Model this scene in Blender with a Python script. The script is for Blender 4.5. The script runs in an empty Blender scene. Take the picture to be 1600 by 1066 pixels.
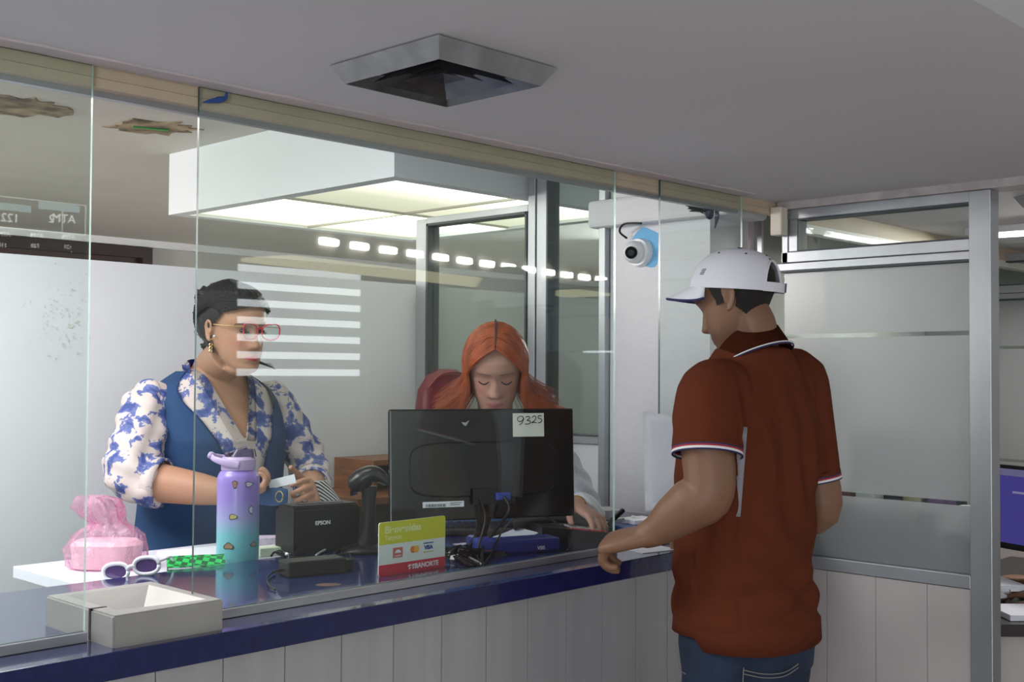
import bpy, bmesh, math, random
import numpy as np
from math import sin, cos, pi, radians, exp, sqrt, atan2
from mathutils import Vector, Matrix, noise
random.seed(7)
S = bpy.context.scene
COL = S.collection

# ------------------------------------------------------------------ camera
AZ, PITCH, ROLL, FPX = radians(43.9), radians(1.53), .0057, 1838.0
CAMP = Vector((0, 0, 1.47))
fw = Vector((cos(AZ)*cos(PITCH), sin(AZ)*cos(PITCH), sin(PITCH)))
r0 = Vector((sin(AZ), -cos(AZ), 0)); u0 = r0.cross(fw)
rv = r0*cos(ROLL)+u0*sin(ROLL); uv = u0*cos(ROLL)-r0*sin(ROLL)
cd = bpy.data.cameras.new('camera'); cam = bpy.data.objects.new('camera', cd); COL.objects.link(cam)
cd.sensor_width = 36; cd.lens = FPX/1600*36; cd.clip_start = .05
m3 = Matrix((rv, uv, -fw)).transposed()
cam.matrix_world = Matrix.Translation(CAMP) @ m3.to_4x4()
S.camera = cam
def at(x, y, X=None, Y=None, Z=None, D=None):
    d = fw + rv*(x-800)/FPX - uv*(y-533)/FPX
    if D is not None: t = D
    elif X is not None: t = (X-CAMP.x)/d.x
    elif Y is not None: t = (Y-CAMP.y)/d.y
    else: t = (Z-CAMP.z)/d.z
    return CAMP + d*t

# ------------------------------------------------------------------ light and exposure
S.view_settings.view_transform = 'Standard'; S.view_settings.look = 'None'
S.view_settings.gamma = 1; S.view_settings.use_curve_mapping = False
S.view_settings.exposure = 1.0
w = bpy.data.worlds.new('world'); S.world = w; w.use_nodes = True
w.node_tree.nodes['Background'].inputs[0].default_value = (.75, .82, 1, 1)
w.node_tree.nodes['Background'].inputs[1].default_value = .5
def area(name, loc, target, sx, sy, power, col=(1, 1, 1)):
    l = bpy.data.lights.new(name, 'AREA'); l.shape = 'RECTANGLE'; l.size = sx; l.size_y = sy
    l.energy = power; l.color = col
    o = bpy.data.objects.new(name, l); COL.objects.link(o); o.location = loc
    o.rotation_euler = (Vector(target)-Vector(loc)).to_track_quat('-Z', 'Y').to_euler(); return o
# daylight through the hall's shop windows (left end and rear), then added indoor fill lights, unseen
area('daylight_left', (-2.5, -.7, 1.25), (2, .9, 1.3), 2.6, 1.9, 54, (.90, .95, 1))
area('daylight_rear', (.2, -3.45, 1.6), (1.2, 1.8, 1.2), 3.6, 1.9, 16, (.92, .96, 1))
area('teller_fill', (.35, 2.75, 2.22), (.35, 2.75, 0), .9, .9, 24, (.98, .98, 1))  # added lamp, out of view, brightening the woman and the left wall
area('teller_front_fill', (1.5, 2.38, 2.26), (1.9, 2.75, 0), .5, .5, 4.2, (.98, .98, 1))  # added fill for the light box front, hidden above the header
area('back_room_fill', (-1.4, 5.0, 2.2), (2.6, 5.4, 1.2), 1.0, 1.0, 90, (1, .98, .94))  # added fill for the far room, kept out of view and reflections
area('booth_fill', (4.2, 1.5, 1.95), (3.6, 1.45, 0), .35, .35, 11.0, (1, .97, .92))  # added fill that brightens the frosted glass from behind
area('right_bay_fill', (6.15, 4.3, 2.25), (4.6, 3.4, .6), .6, .6, 75, (.97, .99, 1))  # added fill for the next bay, hidden behind the column

# ------------------------------------------------------------------ materials
def mat(name, col, rough=.5, metal=0, noise_amt=0, nscale=20, bump=0, emit=0, spec=.5, alpha=None, coat=0, stretch=None, col2=None, sheen=0):
    m = bpy.data.materials.new(name); m.use_nodes = True
    nt = m.node_tree; b = nt.nodes['Principled BSDF']
    b.inputs['Base Color'].default_value = (*col, 1); b.inputs['Roughness'].default_value = rough
    b.inputs['Metallic'].default_value = metal; b.inputs['Specular IOR Level'].default_value = spec
    b.inputs['Coat Weight'].default_value = coat
    b.inputs['Sheen Weight'].default_value = sheen
    if emit: b.inputs['Emission Color'].default_value = (*col, 1); b.inputs['Emission Strength'].default_value = emit
    if noise_amt or bump:
        tc = nt.nodes.new('ShaderNodeTexCoord'); mp = nt.nodes.new('ShaderNodeMapping')
        if stretch: mp.inputs['Scale'].default_value = stretch
        n = nt.nodes.new('ShaderNodeTexNoise'); n.inputs['Scale'].default_value = nscale; n.inputs['Detail'].default_value = 6
        nt.links.new(tc.outputs['Object'], mp.inputs[0]); nt.links.new(mp.outputs[0], n.inputs['Vector'])
        if noise_amt:
            r = nt.nodes.new('ShaderNodeValToRGB')
            c2 = col2 if col2 else tuple(c*(1-noise_amt) for c in col)
            r.color_ramp.elements[0].position = .35; r.color_ramp.elements[1].position = .65
            r.color_ramp.elements[0].color = (*c2, 1); r.color_ramp.elements[1].color = (*col, 1)
            nt.links.new(n.outputs['Fac'], r.inputs[0]); nt.links.new(r.outputs[0], b.inputs['Base Color'])
        if bump:
            bp = nt.nodes.new('ShaderNodeBump'); bp.inputs['Strength'].default_value = bump; bp.inputs['Distance'].default_value = .01
            nt.links.new(n.outputs['Fac'], bp.inputs['Height']); nt.links.new(bp.outputs[0], b.inputs['Normal'])
    return m
M = {}
M['ceil'] = mat('painted_ceiling', (.68, .64, .66), .75, noise_amt=.05, nscale=1.5, bump=.06)
M['ceil_in'] = mat('inner_ceiling', (.62, .60, .56), .8, noise_amt=.05, nscale=2)
M['white_wall'] = mat('white_wall', (.80, .80, .82), .7, noise_amt=.03, nscale=3)
M['white_wall2'] = mat('rough_white_wall', (.70, .70, .72), .75, bump=.25, nscale=40)
M['grey_wall'] = mat('grey_wall', (.50, .49, .46), .8)
M['trim_peel'] = mat('peeling_plaster_trim', (.62, .52, .51), .8, noise_amt=.35, nscale=14, bump=.4, col2=(.55, .49, .50))
M['header'] = mat('beige_aluminium_header', (.60, .48, .34), .5, noise_amt=.1, nscale=8)
M['alu'] = mat('brushed_aluminium', (.46, .47, .50), .45, .8, noise_amt=.12, nscale=6, stretch=(1, 1, .15))
M['alu_d'] = mat('dark_gasket', (.05, .06, .07), .5)
M['steel'] = mat('stainless_steel', (.42, .405, .38), .6, .55, noise_amt=.15, nscale=5, bump=.02)
M['steel_d'] = mat('aged_steel', (.42, .43, .46), .28, .9, noise_amt=.5, nscale=9)
M['blue'] = mat('blue_laminate_counter', (.010, .017, .095), .16, noise_amt=.25, nscale=60, coat=.5)
M['black'] = mat('black_plastic', (.007, .007, .008), .38, spec=.28)
M['blackg'] = mat('glossy_black_plastic', (.004, .004, .005), .12, spec=.32)
M['dgrey'] = mat('dark_grey_plastic', (.016, .016, .017), .45, spec=.3)
M['white'] = mat('white_plastic', (.75, .76, .78), .35)
M['paper'] = mat('white_paper', (.78, .78, .84), .6)
M['wood'] = mat('reddish_wood', (.28, .10, .035), .4, noise_amt=.4, nscale=8, stretch=(1, 1, 8))
M['dwood'] = mat('dark_brown_wood', (.055, .022, .018), .5, noise_amt=.3, nscale=4)
M['desk_dark'] = mat('dark_desk', (.03, .024, .022), .35)
M['red'] = mat('red_print', (.55, .02, .05), .5)
M['tile'] = mat('floor_tile', (.42, .40, .37), .3, noise_amt=.1, nscale=4)
def glass_mat(name, tint=(.95, .985, .97), f0=.045, rough=0.0, dirt=.010):
    m = bpy.data.materials.new(name); m.use_nodes = True; nt = m.node_tree; nt.nodes.clear()
    out = nt.nodes.new('ShaderNodeOutputMaterial'); t = nt.nodes.new('ShaderNodeBsdfTransparent'); g = nt.nodes.new('ShaderNodeBsdfGlossy')
    t.inputs[0].default_value = (*tint, 1); g.inputs['Roughness'].default_value = rough
    lw = nt.nodes.new('ShaderNodeLayerWeight'); lw.inputs['Blend'].default_value = .5
    p = nt.nodes.new('ShaderNodeMath'); p.operation = 'POWER'; p.inputs[1].default_value = 5
    ma = nt.nodes.new('ShaderNodeMath'); ma.operation = 'MULTIPLY_ADD'; ma.inputs[1].default_value = 1-f0; ma.inputs[2].default_value = f0
    nt.links.new(lw.outputs['Facing'], p.inputs[0]); nt.links.new(p.outputs[0], ma.inputs[0])
    mx = nt.nodes.new('ShaderNodeMixShader'); nt.links.new(ma.outputs[0], mx.inputs[0]); nt.links.new(t.outputs[0], mx.inputs[1]); nt.links.new(g.outputs[0], mx.inputs[2])
    d = nt.nodes.new('ShaderNodeBsdfDiffuse'); d.inputs[0].default_value = (.8, .85, .83, 1)
    m2 = nt.nodes.new('ShaderNodeMixShader'); m2.inputs[0].default_value = dirt
    nt.links.new(mx.outputs[0], m2.inputs[1]); nt.links.new(d.outputs[0], m2.inputs[2]); nt.links.new(m2.outputs[0], out.inputs[0])
    return m
M['glass'] = glass_mat('clear_glass')
M['glass_edge'] = mat('green_glass_edge', (.035, .075, .075), .2)
M['glass_edge_l'] = mat('pale_glass_edge', (.45, .55, .50), .15)
def frost_mat():
    m = bpy.data.materials.new('frosted_film'); m.use_nodes = True; nt = m.node_tree; nt.nodes.clear()
    out = nt.nodes.new('ShaderNodeOutputMaterial'); rf = nt.nodes.new('ShaderNodeBsdfRefraction'); rf.inputs['Roughness'].default_value = .42; rf.inputs['IOR'].default_value = 1.02
    rf.inputs[0].default_value = (.90, .90, .90, 1)
    rf.inputs['Roughness'].default_value = .55; rf.inputs['IOR'].default_value = 1.1
    d = nt.nodes.new('ShaderNodeBsdfTranslucent'); d.inputs[0].default_value = (.78, .78, .785, 1)
    d2 = nt.nodes.new('ShaderNodeBsdfDiffuse'); d2.inputs[0].default_value = (.53, .54, .555, 1)
    a = nt.nodes.new('ShaderNodeMixShader'); a.inputs[0].default_value = .5; nt.links.new(d.outputs[0], a.inputs[1]); nt.links.new(d2.outputs[0], a.inputs[2])
    b = nt.nodes.new('ShaderNodeMixShader'); b.inputs[0].default_value = .55; nt.links.new(rf.outputs[0], b.inputs[1]); nt.links.new(a.outputs[0], b.inputs[2])
    g = nt.nodes.new('ShaderNodeBsdfGlossy'); g.inputs['Roughness'].default_value = .28
    c = nt.nodes.new('ShaderNodeMixShader'); c.inputs[0].default_value = .06; nt.links.new(b.outputs[0], c.inputs[1]); nt.links.new(g.outputs[0], c.inputs[2])
    nt.links.new(c.outputs[0], out.inputs[0]); return m
M['frost'] = frost_mat()
def attr_mat(name, rough=.5, sss=0, bump=0, spec=.4):
    m = mat(name, (.8, .8, .8), rough, spec=spec, bump=bump, nscale=180)
    nt = m.node_tree; a = nt.nodes.new('ShaderNodeAttribute'); a.attribute_name = 'Col'
    nt.links.new(a.outputs['Color'], nt.nodes['Principled BSDF'].inputs['Base Color'])
    if sss:
        b = nt.nodes['Principled BSDF']; b.inputs['Subsurface Weight'].default_value = sss; b.inputs['Subsurface Radius'].default_value = (.012, .004, .002); b.inputs['Subsurface Scale'].default_value = 1
    return m
M['skin'] = attr_mat('skin', .5, 0, .05)
def emis(name, col, st):
    m = bpy.data.materials.new(name); m.use_nodes = True; nt = m.node_tree; nt.nodes.clear()
    o = nt.nodes.new('ShaderNodeOutputMaterial'); e = nt.nodes.new('ShaderNodeEmission'); e.inputs[0].default_value = (*col, 1); e.inputs[1].default_value = st
    nt.links.new(e.outputs[0], o.inputs[0]); return m

# ------------------------------------------------------------------ helpers
ORG = {}
def org(p): return ORG.get(p.name, Vector((0, 0, 0))) if p else Vector((0, 0, 0))
def thing(name, label, cat, loc, group=None):
    o = bpy.data.objects.new(name, None); COL.objects.link(o); o.location = loc; o.empty_display_size = .05
    o['label'] = label; o['category'] = cat
    if group: o['group'] = group
    ORG[o.name] = Vector(loc); return o
def tag(o, label, cat, group=None):
    o['label'] = label; o['category'] = cat
    if group: o['group'] = group
    return o
def obj(name, bm, m, parent=None, smooth=False, kind=None, label=None, origin=None):
    off = org(parent) if parent else (Vector(origin) if origin is not None else Vector((0, 0, 0)))
    me = bpy.data.meshes.new(name)
    if isinstance(bm, bpy.types.Mesh):
        me = bm; me.transform(Matrix.Translation(-off))
    else:
        if off.length: bmesh.ops.translate(bm, vec=-off, verts=bm.verts)
        bm.to_mesh(me); bm.free()
    o = bpy.data.objects.new(name, me); COL.objects.link(o)
    for mm in (m if isinstance(m, (list, tuple)) else [m]):
        if mm: me.materials.append(mm)
    if smooth: me.polygons.foreach_set('use_smooth', [True]*len(me.polygons))
    if parent: o.parent = parent; ORG[o.name] = off
    else:
        o.location = off; ORG[o.name] = off
    if kind: o['kind'] = kind
    if label: o['label'] = label
    return o
def dup(root, loc, label=None):
    r = root.copy(); COL.objects.link(r); r.location = loc
    if label: r['label'] = label
    for ch in list(root.children):
        c = ch.copy(); COL.objects.link(c); c.parent = r
        for g in list(ch.children):
            d = g.copy(); COL.objects.link(d); d.parent = c
    return r
def B(): return bmesh.new()
def box(bm, x0, x1, y0, y1, z0, z1, mi=0, mtx=None, bev=0):
    v = [bm.verts.new((x, y, z)) for x in (x0, x1) for y in (y0, y1) for z in (z0, z1)]
    idx = [(0, 1, 3, 2), (4, 6, 7, 5), (0, 4, 5, 1), (2, 3, 7, 6), (0, 2, 6, 4), (1, 5, 7, 3)]
    fs = [bm.faces.new([v[i] for i in f]) for f in idx]
    for f in fs: f.material_index = mi
    if bev:
        es = list({e for f in fs for e in f.edges})
        r = bmesh.ops.bevel(bm, geom=es, offset=bev, segments=2, profile=.5, affect='EDGES')
        v = list({vv for vv in r['verts']} | {vv for vv in v if vv.is_valid})
    if mtx is not None: bmesh.ops.transform(bm, matrix=mtx, verts=[a for a in v if a.is_valid])
    return bm
def bx(*a, **k): return box(B(), *a, **k)
def prism(bm, poly, z0, z1, mtx=None, bev=0):
    n = len(poly); a = [bm.verts.new((p[0], p[1], z0)) for p in poly]; b = [bm.verts.new((p[0], p[1], z1)) for p in poly]
    bm.faces.new(a[::-1]); bm.faces.new(b)
    for i in range(n): bm.faces.new((a[i], a[(i+1) % n], b[(i+1) % n], b[i]))
    if mtx is not None: bmesh.ops.transform(bm, matrix=mtx, verts=a+b)
    return bm
def loft(bm, rings, n=32, cap=True):
    """rings: (centre, U, V, exponent)"""
    R = []
    for r in rings:
        c, U, V = Vector(r[0]), Vector(r[1]), Vector(r[2]); e = r[3] if len(r) > 3 else 2.0
        row = []
        for i in range(n):
            t = 2*pi*i/n; cc, ss = cos(t), sin(t)
            k = 2.0/e
            a = math.copysign(abs(cc)**k, cc); b = math.copysign(abs(ss)**k, ss)
            row.append(bm.verts.new(c+U*a+V*b))
        R.append(row)
    for a, b in zip(R, R[1:]):
        for i in range(n): bm.faces.new((a[i], a[(i+1) % n], b[(i+1) % n], b[i]))
    if cap:
        bm.faces.new(R[0][::-1]); bm.faces.new(R[-1])
    return R
def smoothpath(pts, radii, sub=5):
    P = [Vector(p) for p in pts]; out = []; rad = []
    n = len(P)
    if n == 2: sub = 1
    for i in range(n-1):
        p0 = P[max(i-1, 0)]; p1 = P[i]; p2 = P[i+1]; p3 = P[min(i+2, n-1)]
        for k in range(sub):
            t = k/sub
            out.append(.5*((2*p1)+(-p0+p2)*t+(2*p0-5*p1+4*p2-p3)*t*t+(-p0+3*p1-3*p2+p3)*t**3))
            r1, r2 = radii[i], radii[i+1]
            if isinstance(r1, tuple): rad.append(tuple(a+(b-a)*t for a, b in zip(r1, r2)))
            else: rad.append(r1+(r2-r1)*t)
    out.append(P[-1]); rad.append(radii[-1]); return out, rad
def limb(bm, pts, radii, n=20, sub=5, up=None, exp_=2.0, cap=True):
    P, R = smoothpath(pts, radii, sub); rings = []; prev = None
    for i, p in enumerate(P):
        t = (P[min(i+1, len(P)-1)]-P[max(i-1, 0)]).normalized()
        if prev is None:
            u = Vector(up) if up is not None else (Vector((0, 0, 1)) if abs(t.z) < .9 else Vector((0, 1, 0)))
        else: u = prev
        u = (u-t*u.dot(t)).normalized(); prev = u; v = t.cross(u)
        r = R[i]; ru, rw = (r if isinstance(r, tuple) else (r, r))
        rings.append((p, u*ru, v*rw, exp_))
    return loft(bm, rings, n, cap)
def tube(pts, r, n=8, sub=6, bm=None):
    bm = bm or B(); limb(bm, pts, [r]*len(pts), n=n, sub=sub); return bm
def ball(bm, c, rx, ry=None, rz=None, mtx=None, seg=20):
    ry = ry or rx; rz = rz or rx
    r = bmesh.ops.create_uvsphere(bm, u_segments=seg, v_segments=max(8, seg//2+2), radius=1)
    mm = Matrix.Translation(c) @ (mtx or Matrix()) @ Matrix.Diagonal((rx, ry, rz, 1))
    bmesh.ops.transform(bm, matrix=mm, verts=r['verts']); return r['verts']
def cyl(bm, c, r, h, r2=None, seg=24, mtx=None):
    q = bmesh.ops.create_cone(bm, cap_ends=True, segments=seg, radius1=r, radius2=r if r2 is None else r2, depth=h)
    bmesh.ops.transform(bm, matrix=Matrix.Translation(c) @ (mtx or Matrix()), verts=q['verts']); return bm
def fuse(bm, voxel, smooth=2, decim=None):
    me = bpy.data.meshes.new('tmp'); bm.to_mesh(me); bm.free()
    o = bpy.data.objects.new('tmp', me); COL.objects.link(o)
    md = o.modifiers.new('r', 'REMESH'); md.mode = 'VOXEL'; md.voxel_size = voxel; md.adaptivity = 0
    if smooth:
        s = o.modifiers.new('s', 'SMOOTH'); s.factor = .5; s.iterations = smooth
    dg = bpy.context.evaluated_depsgraph_get(); dg.update()
    out = bpy.data.meshes.new_from_object(o.evaluated_get(dg))
    bpy.data.objects.remove(o); bpy.data.meshes.remove(me); return out
def coords(me):
    a = np.empty(len(me.vertices)*3, 'f'); me.vertices.foreach_get('co', a); return a.reshape(-1, 3)
def setco(me, a): me.vertices.foreach_set('co', a.astype('f').ravel()); me.update()
def normals(me):
    a = np.empty(len(me.vertices)*3, 'f'); me.vertices.foreach_get('normal', a); return a.reshape(-1, 3)
def setcol(me, c):
    at_ = me.color_attributes.new('Col', 'FLOAT_COLOR', 'POINT')
    at_.data.foreach_set('color', np.concatenate([c, np.ones((len(c), 1))], 1).astype('f').ravel())
def text(name, s, size, mtx, m, parent, ext=.0004, bold=0.0, align='CENTER', space=1.0):
    cu = bpy.data.curves.new('t', 'FONT'); cu.body = s; cu.size = size; cu.extrude = ext; cu.align_x = align; cu.align_y = 'CENTER'; cu.offset = bold; cu.space_character = space
    o = bpy.data.objects.new('t', cu); COL.objects.link(o); dg = bpy.context.evaluated_depsgraph_get(); dg.update()
    me = bpy.data.meshes.new_from_object(o.evaluated_get(dg)); bpy.data.objects.remove(o); bpy.data.curves.remove(cu)
    me.materials.clear(); me.transform(mtx); return obj(name, me, m, parent)
def fmt(pos, yaw=0, tilt=0):
    """frame for an upright sign: text XY plane standing, facing local -Y, turned by yaw"""
    return Matrix.Translation(pos) @ Matrix.Rotation(yaw, 4, 'Z') @ Matrix.Rotation(pi/2+tilt, 4, 'X')
def T(x, y=0, z=0): return Matrix.Translation((x, y, z) if not isinstance(x, Vector) else x)
def RZ(a): return Matrix.Rotation(a, 4, 'Z')
def RX(a): return Matrix.Rotation(a, 4, 'X')
def RY(a): return Matrix.Rotation(a, 4, 'Y')

# ------------------------------------------------------------------ the setting
H, H2, ZC, YG, XP = 1.98, 2.32, 1.023, 1.856, 3.1
st = lambda n, b, m, **k: obj(n, b, m, kind='structure', **k)
st('floor', bx(-4, 10, -3.6, 7.2, -.05, 0), M['tile'])
st('wall_rear', bx(-4, 12, -3.7, -3.6, 0, 3), M['grey_wall'])
st('wall_left', bx(-2.7, -2.6, -3.7, 7.2, 0, 3), M['grey_wall'])
st('wall_right', bx(10, 10.1, -3.7, 7.2, 0, 3), M['grey_wall'])
st('wall_far', bx(-4, 10, 7.1, 7.2, 0, 2.5), M['grey_wall'])
b = B(); box(b, -4, 10, .65, YG+.04, H, H+.06); st('ceiling', b, M['ceil'])
st('ceiling_fascia', bx(-4, 10, .6, .65, H, 3.0), M['white_wall'])
st('ceiling_hall', bx(-4, 10, -3.6, .6, 2.95, 3.0), M['white_wall'])
st('ceiling_inner', bx(-4, 10, YG+.041, 7.2, H2, H2+.05), M['ceil_in'])
st('wall_above_glass', bx(-4, 10, YG+.042, YG+.08, H, H2), M['ceil_in'])
# peeled plaster strips where the partitions meet the lowered ceiling
def rough_strip(x0, x1, y0, y1, z0, z1, n, ax, amp):
    bm = B(); a = []; rows = []
    for i in range(n+1):
        t = i/n; w1 = amp*(noise.noise(Vector((t*n*.23, 3.1, 0)))); w2 = amp*(noise.noise(Vector((t*n*.31, 9.7, 0))))
        if ax == 'x':
            x = x0+(x1-x0)*t; P = [(x, y0+w1, z0), (x, y1+w2*.3, z0), (x, y1+w2*.3, z1), (x, y0+w1, z1)]
        else:
            y = y0+(y1-y0)*t; P = [(x0+w1, y, z0), (x1+w2*.3, y, z0), (x1+w2*.3, y, z1), (x0+w1, y, z1)]
        rows.append([bm.verts.new(p) for p in P])
    for r, s in zip(rows, rows[1:]):
        for k in range(4): bm.faces.new((r[k], r[(k+1) % 4], s[(k+1) % 4], s[k]))
    bm.faces.new(rows[0][::-1]); bm.faces.new(rows[-1]); bmesh.ops.recalc_face_normals(bm, faces=bm.faces); return bm
st('trim_1', rough_strip(-.5, 2.86, YG-.052, YG-.010, H-.004, H, 160, 'x', .012), M['trim_peel'])
st('trim_2', rough_strip(XP-.035, XP+.055, .66, YG, H-.022, H, 60, 'y', .006), mat('peeling_white_trim', (.55, .49, .48), .7, noise_amt=.25, nscale=20))
# beige header above the teller glass (with its thin joint line) and the bright rail behind it
b = B(); box(b, -1.5, XP-.01, YG+.008, YG+.03, H-.019, H); box(b, -1.5, XP-.01, YG+.006, YG+.03, H-.036, H-.020)
st('trim_3', b, M['header'])
st('trim_4', bx(-1.5, 2.9, YG+.03, YG+.045, H-.046, H-.001), M['alu'])
st('trim_5', bx(XP+.05, 6, YG-.01, YG+.035, H-.05, H), M['header'])
st('trim_6', bx(XP+.05, 6, YG-.012, YG+.03, H-.075, H-.05), mat('bright_rail', (.8, .78, .7), .4))
# partition wall behind the tellers
YW, ZW = 3.4, 1.805
st('wall_back', bx(-2.5, 3.03, YW, YW+.05, 0, ZW), M['white_wall'])
st('wall_back_right', bx(3.03, 6.5, YW+.01, YW+.06, 0, ZW), mat('shaded_partition_paint', (.50, .51, .50), .75))  # the white partition continued, its shade put into a greyer colour
def wear(name, cx, cz, w, h, n, seed, col):
    rr = random.Random(seed); bm = B()
    for i in range(n):
        x = cx+rr.gauss(0, w); z = cz+rr.gauss(0, h); s = rr.uniform(.001, .004)
        pts = [(x+s*rr.uniform(.5, 1.4)*cos(t), z+s*rr.uniform(.4, 2.0)*sin(t)) for t in [k*2*pi/7 for k in range(7)]]
        f = [bm.verts.new((p[0], YW-.0004-i*.00002, p[1])) for p in pts]; bm.faces.new(f[::-1])
    return st(name, bm, mat(name+'_paint', col, .8))
wear('trim_7', 1.60, 1.62, .045, .06, 110, 3, (.70, .67, .64))
# far wall: dark wooden door and frame under a crown strip
st('trim_8', bx(-4, 10, 7.03, 7.1, 2.275, H2), M['white_wall'])
d1 = st('door_1', bx(2.0, 3.83, 7.06, 7.095, 0, 2.20), M['dwood'])
b = B(); box(b, 1.9, 3.9, 7.02, 7.097, 2.2, 2.27); box(b, 3.83, 3.9, 7.02, 7.097, 0, 2.2); obj('door_frame', b, mat('door_frame_wood', (.028, .012, .012), .5), d1)
# stripped patches in the inner ceiling
def patch(name, px, py, w, h, seed, green):
    c = at(px, py, Z=H2); rr = random.Random(seed); bm = B(); pts = []
    n = 26
    for k in range(n):
        t = 2*pi*k/n; e = 1+rr.uniform(-.28, .22)
        pts.append((c.x+(w*cos(t)*e)*.71+(h*sin(t)*e)*.71, c.y-(w*cos(t)*e)*.71+(h*sin(t)*e)*.71))
    prism(bm, pts, H2-.004, H2-.0005)
    o = st(name, bm, mat('bare_'+name, (.42, .33, .22), .9, noise_amt=.75, nscale=14))
    if green:
        g = B(); box(g, -.06, .06, -.008, .008, -.002, .002, mtx=T(c.x, c.y, H2-.007) @ RZ(radians(-20))); obj('green_cable_scrap', g, mat('green_scrap', (.05, .35, .08), .5), o)
    return o
patch('trim_9', 35, 166, .14, .14, 5, False); patch('trim_10', 236, 198, .15, .12, 8, True)

# white column with a ledge beam, right of the tellers
b = B(); box(b, 3.0, 3.164, 2.05, 2.44, 0, H2)
st('wall_column', b, M['white_wall2'])
b = bx(2.95, 3.17, 1.95, 2.50, 1.945, 2.035, bev=.012); st('trim_11', b, M['white_wall2'])
st('wall_pilaster', bx(3.18, 3.27, 2.03, 2.10, 0, H), mat('pinkish_paint', (.62, .55, .56), .7))
st('trim_12', bx(3.215, 3.24, 2.018, 2.03, 0, H), M['alu'])
st('wall_bay', bx(3.27, 6.5, 2.2, 2.25, 0, H2), mat('green_grey_paint', (.42, .44, .41), .8))

# hanging light box over the tellers (translucent panels lit by tubes)
lb = thing('ceiling_light_box', 'large white suspended ceiling light box with four glowing yellowed panels', 'ceiling light', (3.01, 3.475, H2))
X0, X1, Y0, Y1, ZB = 2.38, 3.645, 2.805, 4.165, 2.08
b = B(); t_ = .02
box(b, X0, X1, Y0, Y0+t_, ZB, H2); box(b, X0, X1, Y1-t_, Y1, ZB, H2); box(b, X0, X0+t_, Y0+t_, Y1-t_, ZB, H2); box(b, X1-t_, X1, Y0+t_, Y1-t_, ZB, H2)
# bottom flange
f_ = .055; box(b, X0+t_, X1-t_, Y0+t_, Y0+f_, ZB, ZB+.01); box(b, X0+t_, X1-t_, Y1-f_, Y1-t_, ZB, ZB+.01); box(b, X0+t_, X0+f_, Y0+f_, Y1-f_, ZB, ZB+.01); box(b, X1-f_, X1-t_, Y0+f_, Y1-f_, ZB, ZB+.01)
obj('fascia', b, mat('light_box_paint', (.74, .77, .80), .6), lb)
b = B(); xm, ym = (X0+X1)/2, (Y0+Y1)/2
box(b, X0+f_, X1-f_, ym-.006, ym+.006, ZB+.004, ZB+.02); box(b, xm-.006, xm+.006, Y0+f_, ym-.006, ZB+.004, ZB+.02); box(b, xm-.006, xm+.006, ym+.006, Y1-f_, ZB+.004, ZB+.02)
obj('divider', b, mat('divider_metal', (.5, .48, .42), .5), lb)
def diff_mat(name, strength, flip):
    m = bpy.data.materials.new(name); m.use_nodes = True; nt = m.node_tree; nt.nodes.clear()
    o = nt.nodes.new('ShaderNodeOutputMaterial'); e = nt.nodes.new('ShaderNodeEmission')
    tc = nt.nodes.new('ShaderNodeTexCoord'); sp = nt.nodes.new('ShaderNodeSeparateXYZ'); nt.links.new(tc.outputs['Generated'], sp.inputs[0])
    r = nt.nodes.new('ShaderNodeValToRGB'); cr = r.color_ramp
    cr.elements[0].position = 0; cr.elements[1].position = 1
    if flip: vals = [(0, 1.5), (.25, 1.9), (.55, 1.2), (1, .62)]
    else: vals = [(0, 2.0), (.22, 1.3), (.6, .75), (1, .62)]
    cols = [(v, v*.955, v*(.66+.10*min(v, 1.6))) for _, v in vals]
    cr.elements[0].color = (*[c/2 for c in cols[0]], 1); cr.elements[1].color = (*[c/2 for c in cols[3]], 1)
    for k in (1, 2):
        el = cr.elements.new(vals[k][0]); el.color = (*[c/2 for c in cols[k]], 1)
    nt.links.new(sp.outputs['Y'], r.inputs[0]); nt.links.new(r.outputs[0], e.inputs[0]); e.inputs[1].default_value = strength
    nt.links.new(e.outputs[0], o.inputs[0]); return m
for (a0, a1, c0, c1, s_, fl) in ((X0+f_, xm-.006, Y0+f_, ym-.006, 1.3, False), (xm+.006, X1-f_, Y0+f_, ym-.006, 1.6, False), (X0+f_, xm-.006, ym+.006, Y1-f_, 2.2, True), (xm+.006, X1-f_, ym+.006, Y1-f_, 2.1, True)):
    obj('diffuser_panel', bx(a0, a1, c0, c1, ZB+.012, ZB+.016), diff_mat('lit_panel', s_, fl), lb)

# ceiling vents
def vent(name, x, y, w, label):
    t = thing(name, label, 'ceiling vent', (x, y, H), 'square metal air vents in the lowered ceiling')
    def fr(w0, z0, w1, z1, th=.002):
        bm = B(); o = [bm.verts.new((x+sx*w0/2, y+sy*w0/2, z0)) for sx, sy in ((-1, -1), (1, -1), (1, 1), (-1, 1))]
        i = [bm.verts.new((x+sx*w1/2, y+sy*w1/2, z1)) for sx, sy in ((-1, -1), (1, -1), (1, 1), (-1, 1))]
        for k in range(4): bm.faces.new((o[k], o[(k+1) % 4], i[(k+1) % 4], i[k]))
        bmesh.ops.solidify(bm, geom=bm.faces[:], thickness=th); return bm
    obj('outer_frame', fr(w, H-.003, w*.86, H-.033), M['steel_v'], t)
    obj('backing', bx(x-w*.44, x+w*.44, y-w*.44, y+w*.44, H-.0025, H-.0005), M['black'], t)
    obj('lip', fr(w*.86, H-.033, w*.72, H-.012), M['steel_d'], t)
    obj('louvre', fr(w*.62, H-.030, w*.42, H-.008), M['steel_d'], t)
    obj('louvre', fr(w*.36, H-.026, w*.18, H-.008), M['steel_d'], t)
    obj('centre_cone', fr(w*.2, H-.022, .004, H-.012), M['steel_d'], t)
    return t
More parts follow.
